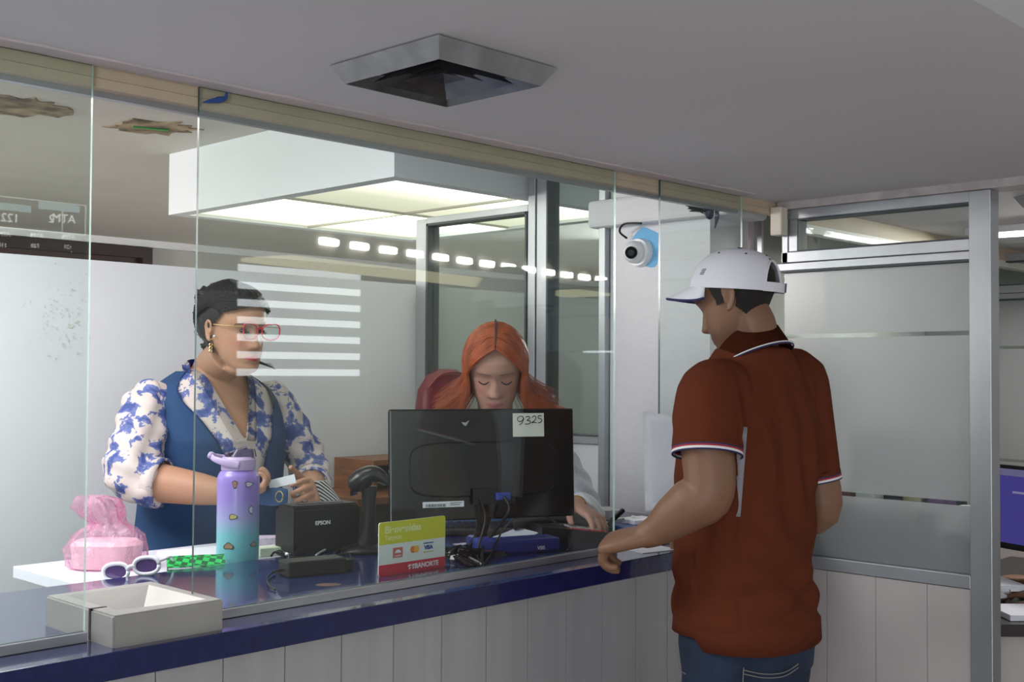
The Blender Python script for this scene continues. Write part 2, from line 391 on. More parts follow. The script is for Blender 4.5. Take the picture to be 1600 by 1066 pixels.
M['steel_v'] = mat('galvanised_vent', (.62, .62, .64), .5, .35, noise_amt=.25, nscale=18)
vent('ceiling_vent', 1.32, 1.432, .268, 'square grey metal ceiling vent in front of the teller glass')
vent('ceiling_vent', 3.52, 1.15, .27, 'square metal ceiling vent half hidden behind the tall aluminium post')

# ------------------------------------------------------------------ counter
ct = thing('service_counter', 'long blue laminate service counter with grooved pale front panels', 'counter', (1.2, 2.05, 0))
obj('countertop', bx(-.8, XP-.03, 1.755, 2.375, ZC-.045, ZC, bev=.002), M['blue'], ct)
fm = mat('pale_front_laminate', (.50, .49, .50), .35, .35, noise_amt=.12, nscale=3, stretch=(8, 8, .4))
k = 0; x = 1.016-.13*13
while x < XP-.05:
    x1 = min(x+.13, XP-.04)
    obj('front_panel', bx(x+.001, x1-.0012, 1.80, 1.815, 0, ZC-.045), fm, ct); x += .13
obj('side_frame', bx(-.7, XP-.06, 1.815, 1.84, 0, ZC-.045), M['dgrey'], ct)
# burn mark on the laminate
# white side desk
wd = thing('side_desk', 'white-topped side desk standing against the back of the blue counter', 'desk', (1.5, 2.56, 0))
obj('desk_top', bx(1.18, 2.14, 2.38, 2.745, .985, 1.012, bev=.002), mat('white_desk_laminate', (.74, .75, .82), .3), wd)
for x, y in ((1.25, 2.42), (1.25, 2.70), (2.10, 2.42), (2.10, 2.70)): obj('leg', bx(x-.015, x+.015, y-.015, y+.015, 0, .985), M['white'], wd)
# aluminium channels under the glass
def channel(x0, x1, label):
    b = B(); box(b, x0, x1, YG-.009, YG+.009, ZC, ZC+.017, bev=.0015)
    return tag(obj('aluminium_channel', b, M['alu'], origin=((x0+x1)/2, YG, ZC)), label, 'rail', 'aluminium channels holding the teller glass')
channel(-.8, .919, 'aluminium channel on the counter left of the steel tray')
channel(1.134, 2.302, 'long aluminium channel on the counter right of the steel tray')
channel(2.486, 2.873, 'short aluminium channel on the counter beside the man')
def pane(x0, x1, z0, label, le=1, re=1):
    b = B(); box(b, x0, x1, YG-.003, YG+.003, z0, H-.002)
    for f in b.faces:
        if abs(f.normal.x if f.normal.length else f.calc_center_median().x) > .5: pass
    b.normal_update()
    for f in b.faces:
        if f.normal.x < -.9: f.material_index = le
        elif f.normal.x > .9: f.material_index = re
        elif abs(f.normal.z) > .9: f.material_index = 1
    return tag(obj('glass_pane', b, [M['glass'], M['glass_edge'], M['glass_edge_l']], origin=(x0, YG, z0)), label, 'glass pane', 'clear panes of the teller screen')
pane(-.8, .917, ZC+.018, 'clear glass pane at far left, reflecting a number screen', re=2)
pane(1.117, 2.298, ZC+.018, 'wide clear glass pane in front of both women', re=2)
pane(2.484, 2.873, ZC+.018, 'clear glass pane beside the man, in front of the white column', re=2)

# steel pass-through tray
tr = thing('transaction_tray', 'stainless steel pass-through tray on the blue counter at left', 'tray', (1.03, 1.9, ZC))
x0, x1, y0, y1, zt = .927, 1.130, 1.776, 2.022, ZC+.052
b = B()
out = [(x0, y0), (x1, y0), (x1, y1), (x0, y1)]; inn = [(x0+.026, y0+.04), (x1-.022, y0+.02), (x1-.022, y1-.03), (x0+.026, y1-.025)]; bot = [(x0+.07, y0+.10), (x1-.066, y0+.085), (x1-.066, y1-.09), (x0+.07, y1-.09)]
V0 = [b.verts.new((*p, ZC)) for p in out]; V1 = [b.verts.new((*p, zt)) for p in out]; V2 = [b.verts.new((*p, zt)) for p in inn]; V3 = [b.verts.new((*p, ZC+.018)) for p in bot]
for A_, C_ in ((V0, V1), (V1, V2), (V2, V3)):
    for i in range(4): b.faces.new((A_[i], A_[(i+1) % 4], C_[(i+1) % 4], C_[i]))
b.faces.new(V3); b.faces.new(V0[::-1])
es = [e for e in b.edges if all(abs(v.co.z-zt) < 1e-6 or abs(v.co.z-ZC) < 1e-6 for v in e.verts) and any(v in V1 for v in e.verts) and not any(v in V2 for v in e.verts)]
bmesh.ops.bevel(b, geom=es, offset=.003, segments=2, affect='EDGES'); bmesh.ops.recalc_face_normals(b, faces=b.faces)
obj('tray_body', b, M['steel'], tr)
b = B(); box(b, x0-.0008, x0+.002, YG-.0035, YG+.0035, ZC+.001, zt+.0006); box(b, x0, x0+.028, YG-.0035, YG+.0035, zt-.001, zt+.0006)
obj('glass_slot', b, M['black'], tr)

# ------------------------------------------------------------------ glazed aluminium partition behind the counter (plane X = 3)
gp = thing('glazed_partition', 'aluminium-framed clear glass partition behind the red-haired woman', 'partition', (3.0, 2.9, 0))
def post(y0, y1, z0, z1, nm='post', x0=2.975, x1=3.025): return obj(nm, bx(x0, x1, y0, y1, z0, z1, bev=.002), M['alu'], gp)
post(3.315, 3.375, 0, 2.05); post(2.755, 2.79, 0, H2); post(2.70, 2.748, 0, H2); post(2.443, 2.47, 0, H2)
for (a, c, z0, z1) in ((2.79, 3.315, 2.03, 2.055), (2.79, 3.315, 1.235, 1.27), (2.47, 2.70, 1.235, 1.262)):
    post(a, c, z0, z1, 'rail')
for (a, c, z0, z1) in ((2.792, 2.80, 1.27, 2.03), (3.303, 3.313, 1.27, 2.03), (2.692, 2.699, 1.262, H2), (2.79, 3.313, 2.022, 2.03), (2.472, 2.70, 1.262, 1.266)):
    obj('gasket', bx(2.97, 3.03, a, c, z0, z1), M['alu_d'], gp)
g1 = obj('glass', bx(2.998, 3.002, 2.80, 3.303, 1.27, 2.022), M['glass'], gp); obj('glass', bx(2.998, 3.002, 2.47, 2.692, 1.266, H2), M['glass'], gp)
obj('lower_panel', bx(2.985, 3.015, 2.47, 2.70, 0, 1.235), M['white_wall'], gp); obj('lower_panel', bx(2.985, 3.015, 2.79, 3.315, 0, 1.235), M['white_wall'], gp)

# ------------------------------------------------------------------ frosted partitions (planes X = 3.1 and X = 4.8)
zb1, zb2 = 1.582, 1.128
def frosted(name, X, ya, yb, label, post_w=.058, sheet=None):
    t = thing(name, label, 'partition', (X, (ya+yb)/2, 0), 'frosted glass partitions with aluminium frames')
    P = lambda nm, *a, m=M['alu'], **k: obj(nm, bx(*a, **k), m, t)
    hx = .022
    P('post', X-.028, X+.028, ya-post_w, ya, 0, H-.023 if X < 4 else H, bev=.002)
    P('rail', X-hx, X+hx, ya, yb, 1.928, 1.958, bev=.002)
    P('rail', X-hx, X+hx, ya, yb, 1.800, 1.832, bev=.002); P('rail', X-hx, X+hx, ya, yb+.02, 1.776, 1.799, bev=.002)
    P('stile', X-hx, X+hx, yb-.055, yb-.025, 1.832, 1.928, bev=.002)
    P('stile', X-hx, X+hx, yb-.023, yb-.002, 1.80, 1.955, bev=.002)
    P('gasket', X-hx-.003, X+hx+.003, ya, yb, 1.771, 1.776, m=M['alu_d'])
    P('gasket', X-hx-.002, X+hx+.002, ya, yb-.055, 1.832, 1.835, m=M['alu_d']); P('gasket', X-hx-.002, X+hx+.002, ya, yb-.055, 1.9235, 1.928, m=M['alu_d'])
    P('gasket', X-hx-.002, X+hx+.002, yb-.0592, yb-.055, 1.835, 1.9235, m=M['alu_d'])
    P('sill', X-hx-.004, X+hx+.004, ya, yb, .907, .943, bev=.002)
    P('transom_glass', X-.002, X+.002, ya, yb-.0595, 1.835, 1.9235, m=M['glass'])
    P('glass', X-.003, X+.003, ya, yb, .943, 1.771, m=M['glass'])
    for z0, z1 in ((.944, zb2-.006), (zb2+.006, zb1-.006), (zb1+.006, 1.770)):
        P('frosted_film', X-.0042, X-.0032, ya+.001, yb-.001, z0, z1, m=M['frost'])
    y = yb; pm = mat('cream_laminate_panel', (.52, .47, .46), .5, noise_amt=.06, nscale=3)
    while y > ya+.01:
        y2 = max(y-.149, ya); P('lower_panel', X-.02, X+.02, y2+.001, y-.0005, 0, .905, m=pm); y = y2
    return t
frosted('frosted_partition', XP, 1.2825, YG-.006, 'tall frosted glass partition with aluminium post beside the man')
frosted('frosted_partition', 4.8, -.6, 2.19, 'farther frosted glass partition seen past the tall post at right edge')
# small colourful clutter beyond, seen through the clear strip of film
cols = [(.55, .55, .58), (.14, .06, .18), (.35, .30, .16), (.08, .10, .22), (.5, .52, .5), (.22, .08, .08), (.6, .58, .52)]
names = ['white', 'purple', 'mustard', 'navy blue', 'pale grey', 'dark red', 'cream']
for k in range(7):
    o = obj('desk_box', bx(-.034, .034, -.028, .028, 0, .05+.02*((k*2) % 3), bev=.004), mat('box_card_%d' % k, cols[k], .6)); o.location = (3.205, 1.345+.072*k, 1.06)
    tag(o, names[k]+' small box glimpsed through the clear strip in the frosted glass', 'box', 'small boxes on the shelf behind the frosted glass')
sh = thing('shelf_cabinet', 'dark grey shelf cabinet behind the frosted glass holding small boxes', 'cabinet', (3.2, 1.57, 0))
obj('cabinet_body', bx(3.14, 3.27, 1.30, 1.84, 0, 1.04), mat('dark_cabinet_grey', (.10, .10, .11), .6), sh); obj('shelf_top', bx(3.135, 3.275, 1.30, 1.84, 1.04, 1.06), mat('cabinet_top_grey', (.16, .16, .17), .6), sh)
# ------------------------------------------------------------------ added housings of the unseen fill lights, and hall fittings (the hall shows in the glass)
for nm_, x_, y_, z_, c_, w_, lb_ in (('fill_light_housing', .35, 2.75, 2.225, H2, .46, 'square housing of an added, unseen fill light above the side desk'), ('fill_light_housing', 1.5, 2.38, 2.265, H2, .27, 'small housing of an added fill light hidden behind the beige header'), ('fill_light_housing', 4.2, 1.5, 1.955, H, .19, 'small housing of an added, unseen fill light above the dark desk')):
    t = thing(nm_, lb_, 'added light housing', (x_, y_, c_)); obj('housing', bx(x_-w_, x_+w_, y_-w_, y_+w_, z_, c_, bev=.004), M['white'], t)
# row of oblong lamps on a long box hanging in the hall
def mir(px, py, Z):
    v = at(px, py, Z=Z); return Vector((v.x, 2*YG-v.y, v.z))
pa, pb = mir(515, 378, 2.25), mir(940, 437, 2.25)
dv = (pb-pa); L = dv.length; dn = dv.normalized(); yaw = atan2(dn.y, dn.x)
hb = thing('hanging_lamp_beam', 'long brown beam with a row of glowing oblong lamps, reflected in the teller glass', 'lamp', (pa.x, pa.y, 2.2))
obj('beam', box(B(), -.35, L+.3, -.45, -.02, -.10, .12, mtx=T(pa) @ RZ(yaw)), mat('hall_beam_paint', (.34, .31, .24), .6), hb)
obj('cable', tube([pa+Vector((.5, -.2, .12)), pa+Vector((.5, -.2, .70))], .01), M['dgrey'], hb)
obj('light_strip', box(B(), -.3, L+.2, -.44, -.03, -.125, -.102, mtx=T(pa) @ RZ(yaw)), emis('warm_strip_glow', (1, .9, .55), 1.6), hb)
for k in range(13):
    x = L*k/12.0
    obj('oblong_lamp', box(B(), x-.078, x+.078, -.02, .012, -.024, .024, mtx=T(pa) @ RZ(yaw), bev=.012), emis('hall_lamp_glow', (.98, .98, 1), 16) if k == 0 else bpy.data.materials['hall_lamp_glow'], hb)
# windows in the hall's rear wall
def rwin(n, a, c, z0, z1, stripes):
    f = st('window_%d' % n, bx(a-.04, c+.04, -3.6, -3.575, z0-.04, z1+.04), M['grey_wall'])
    nS = stripes
    for k in range(nS):
        zz = z1-(z1-z0)*(k+.0)/nS
        obj('window_pane', bx(a, c, -3.574, -3.57, zz-(z1-z0)/nS*.40, zz), emis('day_glow', (.93, .97, 1), 3.0) if 'day_glow' not in bpy.data.materials else bpy.data.materials['day_glow'], f)
    return f
rwin(1, 4.72, 5.84, 1.36, 2.24, 7)
w3 = st('window_3', bx(8.5, 9.3, -3.6, -3.575, .95, 2.0), M['grey_wall'])
for z0, z1 in ((1.93, 1.98), (1.80, 1.86), (1.66, 1.73), (1.05, 1.60)): obj('window_pane', bx(8.55 if z0 > 1.1 else 8.75, 9.25, -3.574, -3.57, z0, z1), bpy.data.materials['day_glow'], w3)
w2 = st('window_2', bx(-1.8, 2.2, -3.6, -3.575, .6, 2.6), M['grey_wall'])
obj('window_pane', bx(-1.7, 2.1, -3.574, -3.57, .7, 2.5), emis('soft_day_glow', (.92, .96, 1), .4), w2)
pl = thing('potted_plant', 'red-flowering green shrub in a pot by the hall window, seen only in the glass', 'plant', (9.05, -3.35, 0))
b = B(); loft(b, [((9.05, -3.35, 0), (.13, 0, 0), (0, .13, 0)), ((9.05, -3.35, .3), (.17, 0, 0), (0, .17, 0))]); obj('pot', b, M['dwood'], pl)
b = B(); rr = random.Random(4)
for k in range(260):
    c = Vector((9.05+rr.gauss(0, .09), -3.35+rr.gauss(0, .06), .35+abs(rr.gauss(.6, .32)))); s_ = rr.uniform(.02, .05)
    a = Vector((rr.uniform(-1, 1), rr.uniform(-1, 1), rr.uniform(-1, 1))).normalized()*s_; d = a.orthogonal().normalized()*s_*.4
    f = b.faces.new([b.verts.new(c+a), b.verts.new(c+d), b.verts.new(c-a), b.verts.new(c-d)]); f.material_index = 1 if k % 3 == 0 and c.z < 1.35 else 0
obj('foliage', b, [mat('leaf_green', (.10, .30, .08), .5), mat('red_petals', (.75, .03, .08), .5)], pl)
# queue number screen in the hall
q0 = mir(0, 316, 2.42); scX = 4.2
def mirY(px, py, Yr):
    v = at(px, py, Y=2*YG-Yr); return Vector((v.x, Yr, v.z))
yr = -3.45
qd = thing('queue_display', 'dark number screen listing cash desks, reflected in the far left glass pane', 'screen', (mirY(60, 340, yr).x, yr, 2.2))
xa, xb = mirY(-330, 345, yr).x, mirY(136, 345, yr).x
zt_, zm = mirY(60, 312, yr).z, mirY(60, 362, yr).z; zb_ = mirY(60, 402, yr).z
obj('housing', bx(xa, xb+.03, yr-.14, yr-.02, zb_-.03, zt_+.03), mat('screen_housing', (.03, .02, .02), .4), qd)
gl = emis('screen_line_glow', (.7, .75, .72), 2.2); gt = emis('screen_text_glow', (.75, .78, .76), 3.6); gc = emis('screen_header_glow', (.35, .55, .6), 1.8)
b = B()
for z in (zt_, zm+.01): box(b, xa+.02, xb, yr-.018, yr-.014, z-.005, z)
for x in (xb-.005, (xb+mirY(60, 340, yr).x)/2-.0, ): box(b, x, x+.006, yr-.018, yr-.014, zm+.01, zt_)
obj('grid_line', b, gl, qd)
Xs = lambda px: mirY(px, 340, yr).x; Zs = lambda px, py: mirY(px, py, yr).z
fr_ = lambda x, z: T(x, yr-.012, z) @ RZ(pi) @ RX(pi/2)
obj('header_strip', bx(Xs(62), Xs(126), yr-.018, yr-.014, Zs(94, 329), Zs(94, 318)), gc, qd); obj('header_strip', bx(Xs(-8), Xs(50), yr-.018, yr-.014, Zs(20, 329), Zs(20, 318)), gc, qd)
for s, px, py, sz in (('ATM', 101, 342, .075), ('2', 82, 342, .075), ('122', 17, 341, .075), ('ATM', 110, 370, .036), ('6', 100, 370, .036), ('ATM', 60, 368, .036), ('1', 50, 368, .036), ('ATM', 8, 366, .036), ('131', 108, 386, .036), ('720', 57, 384, .036), ('118', 6, 383, .036)):
    text('screen_text', s, sz, fr_(Xs(px), Zs(px, py)), gt, qd, ext=.001)

# ------------------------------------------------------------------ dome camera on the column, its bracket paint and wires
dc = thing('dome_camera', 'white dome security camera on the white column', 'camera', (3.0, 2.315, 1.86))
C0 = at(993, 394, X=2.97)
b = B(); cyl(b, Vector((2.988, C0.y, C0.z)), .047, .024, r2=.043, seg=40, mtx=RY(-pi/2)); obj('base', b, M['white'], dc, smooth=False)
b = B(); ball(b, Vector((2.966, C0.y+.004, C0.z)), .036, seg=32); obj('ball_housing', b, M['white'], dc, smooth=True)
dl = (Vector((-.75, -.35, -.12))).normalized(); 
q = dl.to_track_quat('Z', 'Y').to_matrix().to_4x4(); cc = Vector((2.966, C0.y+.004, C0.z))
ld = dl
b = B(); cyl(b, cc+ld*.0325, .0195, .012, seg=32, mtx=q); le = obj('lens_window', b, M['blackg'], dc)
b = B(); cyl(b, cc+ld*.0392, .010, .002, seg=24, mtx=q); obj('lens', b, mat('lens_glass', (.03, .035, .05), .1), le)
st('trim_20', prism(B(), [(2.29+.055*cos(t)*(1+.2*sin(3*t+1)), 1.872+.068*sin(t)*(1+.18*sin(2*t+.5))) for t in [k*2*pi/24 for k in range(24)]], 0, .001, mtx=Matrix(((0, 0, -1, 2.9999), (1, 0, 0, 0), (0, 1, 0, 0), (0, 0, 0, 1)))), mat('blue_paint_patch', (.16, .42, .68), .7))
wc = obj('camera_wire', tube([(2.985, 2.36, 1.905), (2.96, 2.37, 1.925), (2.94, 2.335, 1.945), (2.945, 2.27, 1.942)], .0035), M['black'], origin=(2.96, 2.35, 1.92))
tag(wc, 'short dark wire above the white dome camera', 'wire')
b = B(); rr = random.Random(2); c = at(1095, 326, Y=YG+.06)
for k in range(7):
    P = [c+Vector((rr.uniform(-.06, .06), rr.uniform(-.02, .02), rr.uniform(-.012, .012))) for _ in range(5)]; tube(P, .0017, 5, bm=b)
tag(obj('wire_tangle', b, M['black'], origin=c), 'tangle of thin dark wires under the beige header near the column', 'wire')
c = at(1118, 322, Y=YG+.05)
b = B(); ball(b, c+Vector((-.03, .0, -.02)), .016, .012, .022); limb(b, [c+Vector((0, 0, .008)), c+Vector((.008, 0, -.03)), c+Vector((-.004, 0, -.065))], [(.006, .003), (.008, .002), (.001, .001)], n=8, sub=4)
box(b, -.03, .04, -.006, .006, .0, .01, mtx=T(c)); tag(obj('cable_clamp', b, mat('navy_tape', (.01, .015, .05), .4), origin=c), 'dark blue taped clamp with a hanging strap under the header', 'clamp')
c = at(1219, 342, Y=YG-.02)
tag(obj('plastic_bracket', bx(c.x-.019, c.x+.019, YG-.035, YG+.003, c.z-.05, c.z+.034, bev=.004), mat('cream_plastic', (.72, .66, .55), .5), origin=c), 'cream plastic bracket clipped over the end of the header', 'bracket')
c = at(342, 156, Y=YG-.008)
b = B(); limb(b, [c+Vector((-.032, 0, -.010)), c, c+Vector((.014, 0, .006)), c+Vector((.016, 0, .018))], [(.001, .001), (.006, .003), (.004, .003), (.002, .002)], n=8)
tag(obj('tape_scrap', b, mat('blue_tape', (.03, .08, .28), .5), origin=c), 'small dark blue tape scrap stuck on the glass under the header', 'tape')

# ------------------------------------------------------------------ monitor seen from behind
mt = thing('computer_monitor', 'black computer monitor seen from behind with a handwritten number sticker', 'monitor', (1.97, 2.05, ZC))
A_ = at(609, 728, D=2.80); C_ = at(897, 728, D=2.965); mc = (A_+C_)/2; dx = (C_-A_); dx.z = 0; mw = dx.length; my = atan2(dx.y, dx.x)
mztop = at(609, 640, D=2.80).z; mzbot = at(609, 817, D=2.80).z; mh = mztop-mzbot; mc.z = (mztop+mzbot)/2
MF = T(mc) @ RZ(my) @ RX(radians(-3))      # local x along the width, -y towards the camera (the monitor's back)
obj('back_cover', box(B(), -mw/2, mw/2, 0, .018, -mh/2, mh/2, mtx=MF, bev=.004), M['blackg'], mt)
b = B(); loft(b, [(MF @ Vector((0, -.0002, -.012)), MF.to_3x3() @ Vector((mw*.40, 0, 0)), MF.to_3x3() @ Vector((0, 0, mh*.25)), 5), (MF @ Vector((0, -.0025, -.012)), MF.to_3x3() @ Vector((mw*.395, 0, 0)), MF.to_3x3() @ Vector((0, 0, mh*.235)), 5)], 40)
obj('rear_bulge', b, M['blackg'], mt, smooth=False)
obj('screen', box(B(), -mw/2+.008, mw/2-.008, .018, .0192, -mh/2+.012, mh/2-.008, mtx=MF), emis('screen_glow', (.75, .82, .95), .6), mt)
pr = obj('port_recess', box(B(), -.035, .075, -.0145, -.011, -.098, -.060, mtx=MF), M['black'], mt)
obj('cable_plug', box(B(), .022, .058, -.026, -.013, -.088, -.070, mtx=MF, bev=.002), mat('blue_plug', (.02, .04, .30), .4), pr)
obj('barcode_label', box(B(), -.158, -.054, -.0006, -.0001, -.102, -.088, mtx=MF), M['paper'], mt)
b = B(); rr = random.Random(9); x = -.150
while x < -.100: w_ = rr.uniform(.0006, .0022); box(b, x, x+w_, -.0009, -.0006, -.1005, -.0935, mtx=MF); x += w_+rr.uniform(.0006, .0018)
box(b, -.09, -.060, -.0009, -.0006, -.093, -.0915, mtx=MF); box(b, -.09, -.064, -.0009, -.0006, -.0975, -.096, mtx=MF)
obj('barcode_print', b, M['black'], mt)
# paper sticker with the number 9325
sp = MF @ Vector((0, 0, 0))
def onM(px, py):
    n = (MF.to_3x3() @ Vector((0, -1, 0))); d = (at(px, py, D=1)-CAMP); t = (MF @ Vector((0, -.0002, 0))-CAMP).dot(n)/d.dot(n); return MF.inverted() @ (CAMP+d*t)
p0, p1 = onM(801, 646), onM(850, 682)
sk = obj('paper_sticker', box(B(), p0.x, p1.x, -.0012, -.0004, p1.z, p0.z, mtx=MF), mat('old_sticker_paper', (.70, .69, .62), .6), mt)
SS = [[(818, 655), (816, 651), (811, 651), (808, 655), (811, 659), (816, 657), (818, 653)], [(818, 655), (815, 661), (811, 664)],
      [(821, 652), (826, 651), (827, 654), (823, 657), (828, 658), (827, 662), (820, 663)],
      [(831, 653), (834, 650), (837, 652), (835, 657), (830, 661), (834, 660), (838, 661)],
      [(846, 650), (841, 650), (841, 654), (844, 654), (846, 657), (844, 660), (840, 661)]]
b = B()
for s_ in SS:
    P = []
    for (a, c) in s_:
        v = onM(a, c); v.y = -.0016; P.append(MF @ v)
    tube(P, .0011, 5, 5, b)
obj('handwritten_number', b, M['black'], sk)
b = B(); v = onM(727, 662); prism(b, [(v.x-.010, v.z+.004), (v.x-.004, v.z-.004), (v.x+.002, v.z-.006), (v.x+.010, v.z+.008), (v.x+.001, v.z+.002)], .0, .0006, mtx=MF @ RX(pi/2) @ T(0, 0, .0002)); obj('scuff_mark', b, mat('scuff', (.4, .4, .4), .6), mt)
mb = at(752, 872, Z=ZC)+Vector((.03, .055, 0))
b = B(); loft(b, [(mb, (.10, 0, 0), (0, .075, 0), 2.6), (mb+Vector((0, 0, .012)), (.095, 0, 0), (0, .07, 0), 2.6), (mb+Vector((0, 0, .016)), (.05, 0, 0), (0, .04, 0))], 40); obj('stand_base', b, M['blackg'], mt, smooth=False)
nt_ = MF @ Vector((0, .004, -.09))
b = B(); limb(b, [mb+Vector((0, 0, .012)), mb*.5+nt_*.5+Vector((0, -.01, -.01)), nt_], [(.030, .016), (.019, .012), (.03, .012)], up=(1, 0, 0)); obj('stand_neck', b, M['blackg'], mt, smooth=True)
def cable(name, pts, r, m, label, par=None):
    o = obj(name, tube(pts, r, 8, 8), m, par, origin=pts[0], smooth=True)
    if not par: tag(o, label, 'cable')
    return o
vg = MF @ Vector((.04, -.028, -.08)); pw = MF @ Vector((-.02, -.02, -.08))
mbp = lambda px, py, z=.006, Z=None: at(px, py, Z=ZC+z)
cable('video_cable', [vg, vg+Vector((-.005, -.02, -.035)), mbp(757, 850, .03), mbp(752, 878), mbp(736, 884), mbp(715, 872), mbp(700, 868)], .0042, M['black'], 'thick black video cable dropping from the back of the monitor')
cable('power_cable', [pw, pw+Vector((0, -.02, -.05)), mbp(746, 862, .02), mbp(750, 880), mbp(740, 880, .008), mbp(722, 872), mbp(690, 862), mbp(660, 868)], .003, M['black'], 'thin black power cable behind the monitor stand')
cable('looping_cable', [mbp(752, 884), mbp(766, 868, .01), mbp(788, 825, .06), mbp(815, 806, .075), mbp(850, 806, .07), mbp(880, 828, .035), mbp(890, 850, .008), mbp(885, 862)], .0024, M['black'], 'thin black cable arching over the blue card terminal')
cable('grey_cable', [mbp(752, 882), mbp(735, 872), mbp(710, 862), mbp(692, 858), mbp(660, 862), mbp(600, 856), mbp(560, 850), mbp(525, 852), mbp(503, 862), mbp(494, 868)], .0028, mat('grey_cable_rubber', (.35, .36, .34), .4), 'grey cable running across the blue counter to the scanner base')
# transparent plastic bag of cables by the stand: knot of dark cords
b = B(); rr = random.Random(12)
for k in range(12):
    c = mbp(735+rr.uniform(-30, 25), 866+rr.uniform(-6, 8), .006+rr.uniform(0, .022)); tube([c+Vector((rr.uniform(-.03, .03), rr.uniform(-.02, .02), rr.uniform(0, .015))) for _ in range(5)], .0028, 6, 5, b)
tag(obj('cord_bundle', b, M['blackg'], origin=mbp(735, 866)), 'tangled bundle of glossy black cords around the monitor stand', 'cords')

# ------------------------------------------------------------------ keyboard, papers, card terminal, phone, stapler
ky = my
def flatbox(name, c, w, d, h, yaw, m, par=None, bev=.003, z=None, label=None):
    return obj(name, box(B(), -w/2, w/2, -d/2, d/2, 0, h, mtx=T(c) @ RZ(yaw), bev=bev), m, par, label=label)
kc = at(802, 832, Z=ZC+.001)
kb = thing('keyboard', 'black keyboard lying on the counter behind the monitor', 'keyboard', kc)
KF = T(kc) @ RZ(radians(-42))
obj('case', box(B(), -.215, .215, -.065, .065, 0, .020, mtx=KF, bev=.006), M['dgrey'], kb)
b = B()
for r_ in range(5):
    for k in range(19): box(b, -.205+k*.0217, -.205+k*.0217+.018, -.055+r_*.022, -.055+r_*.022+.018, .020, .025, mtx=KF)
obj('keys', b, M['black'], kb)
def sheet(name, c, w, d, yaw, label, lift=.0, m=None, bend=.0, th=.0006, nx=10, group=None):
    bm = B(); g = [[bm.verts.new((-w/2+w*i/nx, -d/2+d*j/4, lift+bend*((i/nx)**2)+.002*bend*60*sin(3*j/4+i/nx*4)*.3)) for j in range(5)] for i in range(nx+1)]
    for i in range(nx):
        for j in range(4): bm.faces.new((g[i][j], g[i+1][j], g[i+1][j+1], g[i][j+1]))
    bmesh.ops.solidify(bm, geom=bm.faces[:], thickness=th); bmesh.ops.transform(bm, matrix=T(c) @ RZ(yaw), verts=bm.verts)
    o = obj(name, bm, m or M['paper'], origin=c); tag(o, label, 'paper', group); return o
sheet('paper_sheet', at(775, 850, Z=ZC+.001), .20, .11, radians(-15), 'white paper sheet curling up behind the cables', bend=.03)
sheet('paper_sheet', at(845, 836, Z=ZC+.002), .13, .09, radians(10), 'creased grey-white paper between the keyboard and the card terminal', bend=.045, m=mat('grey_paper', (.42, .42, .46), .5))
dvp = at(828, 866, Z=ZC)
dv_ = thing('card_terminal', 'dark blue card terminal lying on the counter right of the monitor stand', 'card terminal', dvp)
DF = T(dvp+Vector((.0, .045, 0))) @ RZ(radians(-20)); mb_ = mat('terminal_blue', (.012, .018, .16), .35)
obj('body', box(B(), -.105, .105, -.036, .036, 0, .036, mtx=DF, bev=.008), mb_, dv_)
obj('card_slot_end', box(B(), -.125, -.07, -.038, .038, .004, .046, mtx=DF, bev=.010), mat('terminal_blue_light', (.02, .035, .24), .3), dv_)
obj('orange_strip', box(B(), -.122, -.085, -.0395, -.037, .012, .015, mtx=DF), mat('orange_print', (.6, .12, .02), .5), dv_)
text('small_lettering', 'VSIS', .012, DF @ T(.05, -.0365, .012) @ RX(pi/2), M['paper'], dv_)
php = at(905, 846, Z=ZC)
ph = thing('desk_phone', 'black desk phone with keypad beside the man\'s hand', 'phone', php)
PF = T(php+Vector((-.02, .03, 0))) @ RZ(radians(-30))
b = B(); prism(b, [(-.09, 0), (.09, 0), (.09, .028), (-.09, .05)], -.075, .075, mtx=PF @ RX(pi/2)); bmesh.ops.recalc_face_normals(b, faces=b.faces); obj('base', b, M['black'], ph)
b = B(); sl = -atan2(.022, .18)
TF = PF @ T(.0, 0, .0392) @ RY(-sl)
for i in range(4):
    for j in range(4): box(b, .0+i*.02, .0+i*.02+.014, -.045+j*.022, -.045+j*.022+.014, 0, .004, mtx=TF)
obj('keypad', b, mat('key_grey', (.35, .35, .35), .5), ph)
obj('red_strip', box(B(), -.005, .085, -.062, -.052, -.0005, .002, mtx=TF), M['red'], ph)
hs = T(php+Vector((-.035, .075, .028))) @ RZ(radians(-38))
b = B(); limb(b, [hs @ Vector((-.10, 0, .018)), hs @ Vector((-.05, 0, .028)), hs @ Vector((.05, 0, .028)), hs @ Vector((.10, 0, .018))], [(.020, .022), (.013, .018), (.013, .018), (.020, .022)]); obj('handset', b, M['dgrey'], ph, smooth=True)
# stapler, blue folder, white hub and pen near the column
sp_ = at(963, 827, Z=ZC)+Vector((.0, .0, 0))
sg = thing('stapler', 'small open black and silver stapler standing left of the white column base', 'stapler', sp_)
SF = T(sp_) @ RZ(radians(-35))
obj('base', box(B(), -.04, .035, -.009, .009, 0, .008, mtx=SF, bev=.002), M['black'], sg)
obj('magazine', box(B(), -.03, .03, -.006, .006, 0, .010, mtx=SF @ T(-.005, 0, .016) @ RY(radians(-12)), bev=.001), M['alu'], sg)
obj('arm', box(B(), -.03, .035, -.008, .008, 0, .012, mtx=SF @ T(0, 0, .028) @ RY(radians(-42)), bev=.003), M['black'], sg)
fc = at(1000, 826, Z=ZC)
tag(flatbox('folder', fc, .16, .11, .012, radians(-25), mat('folder_blue', (.05, .09, .26), .4)), 'blue folder lying at the foot of the white column', 'folder')
tag(flatbox('paper_stack', fc+Vector((.03, .03, .0125)), .10, .08, .012, radians(-10), M['paper'], bev=.001), 'small stack of white slips on the blue folder', 'paper')
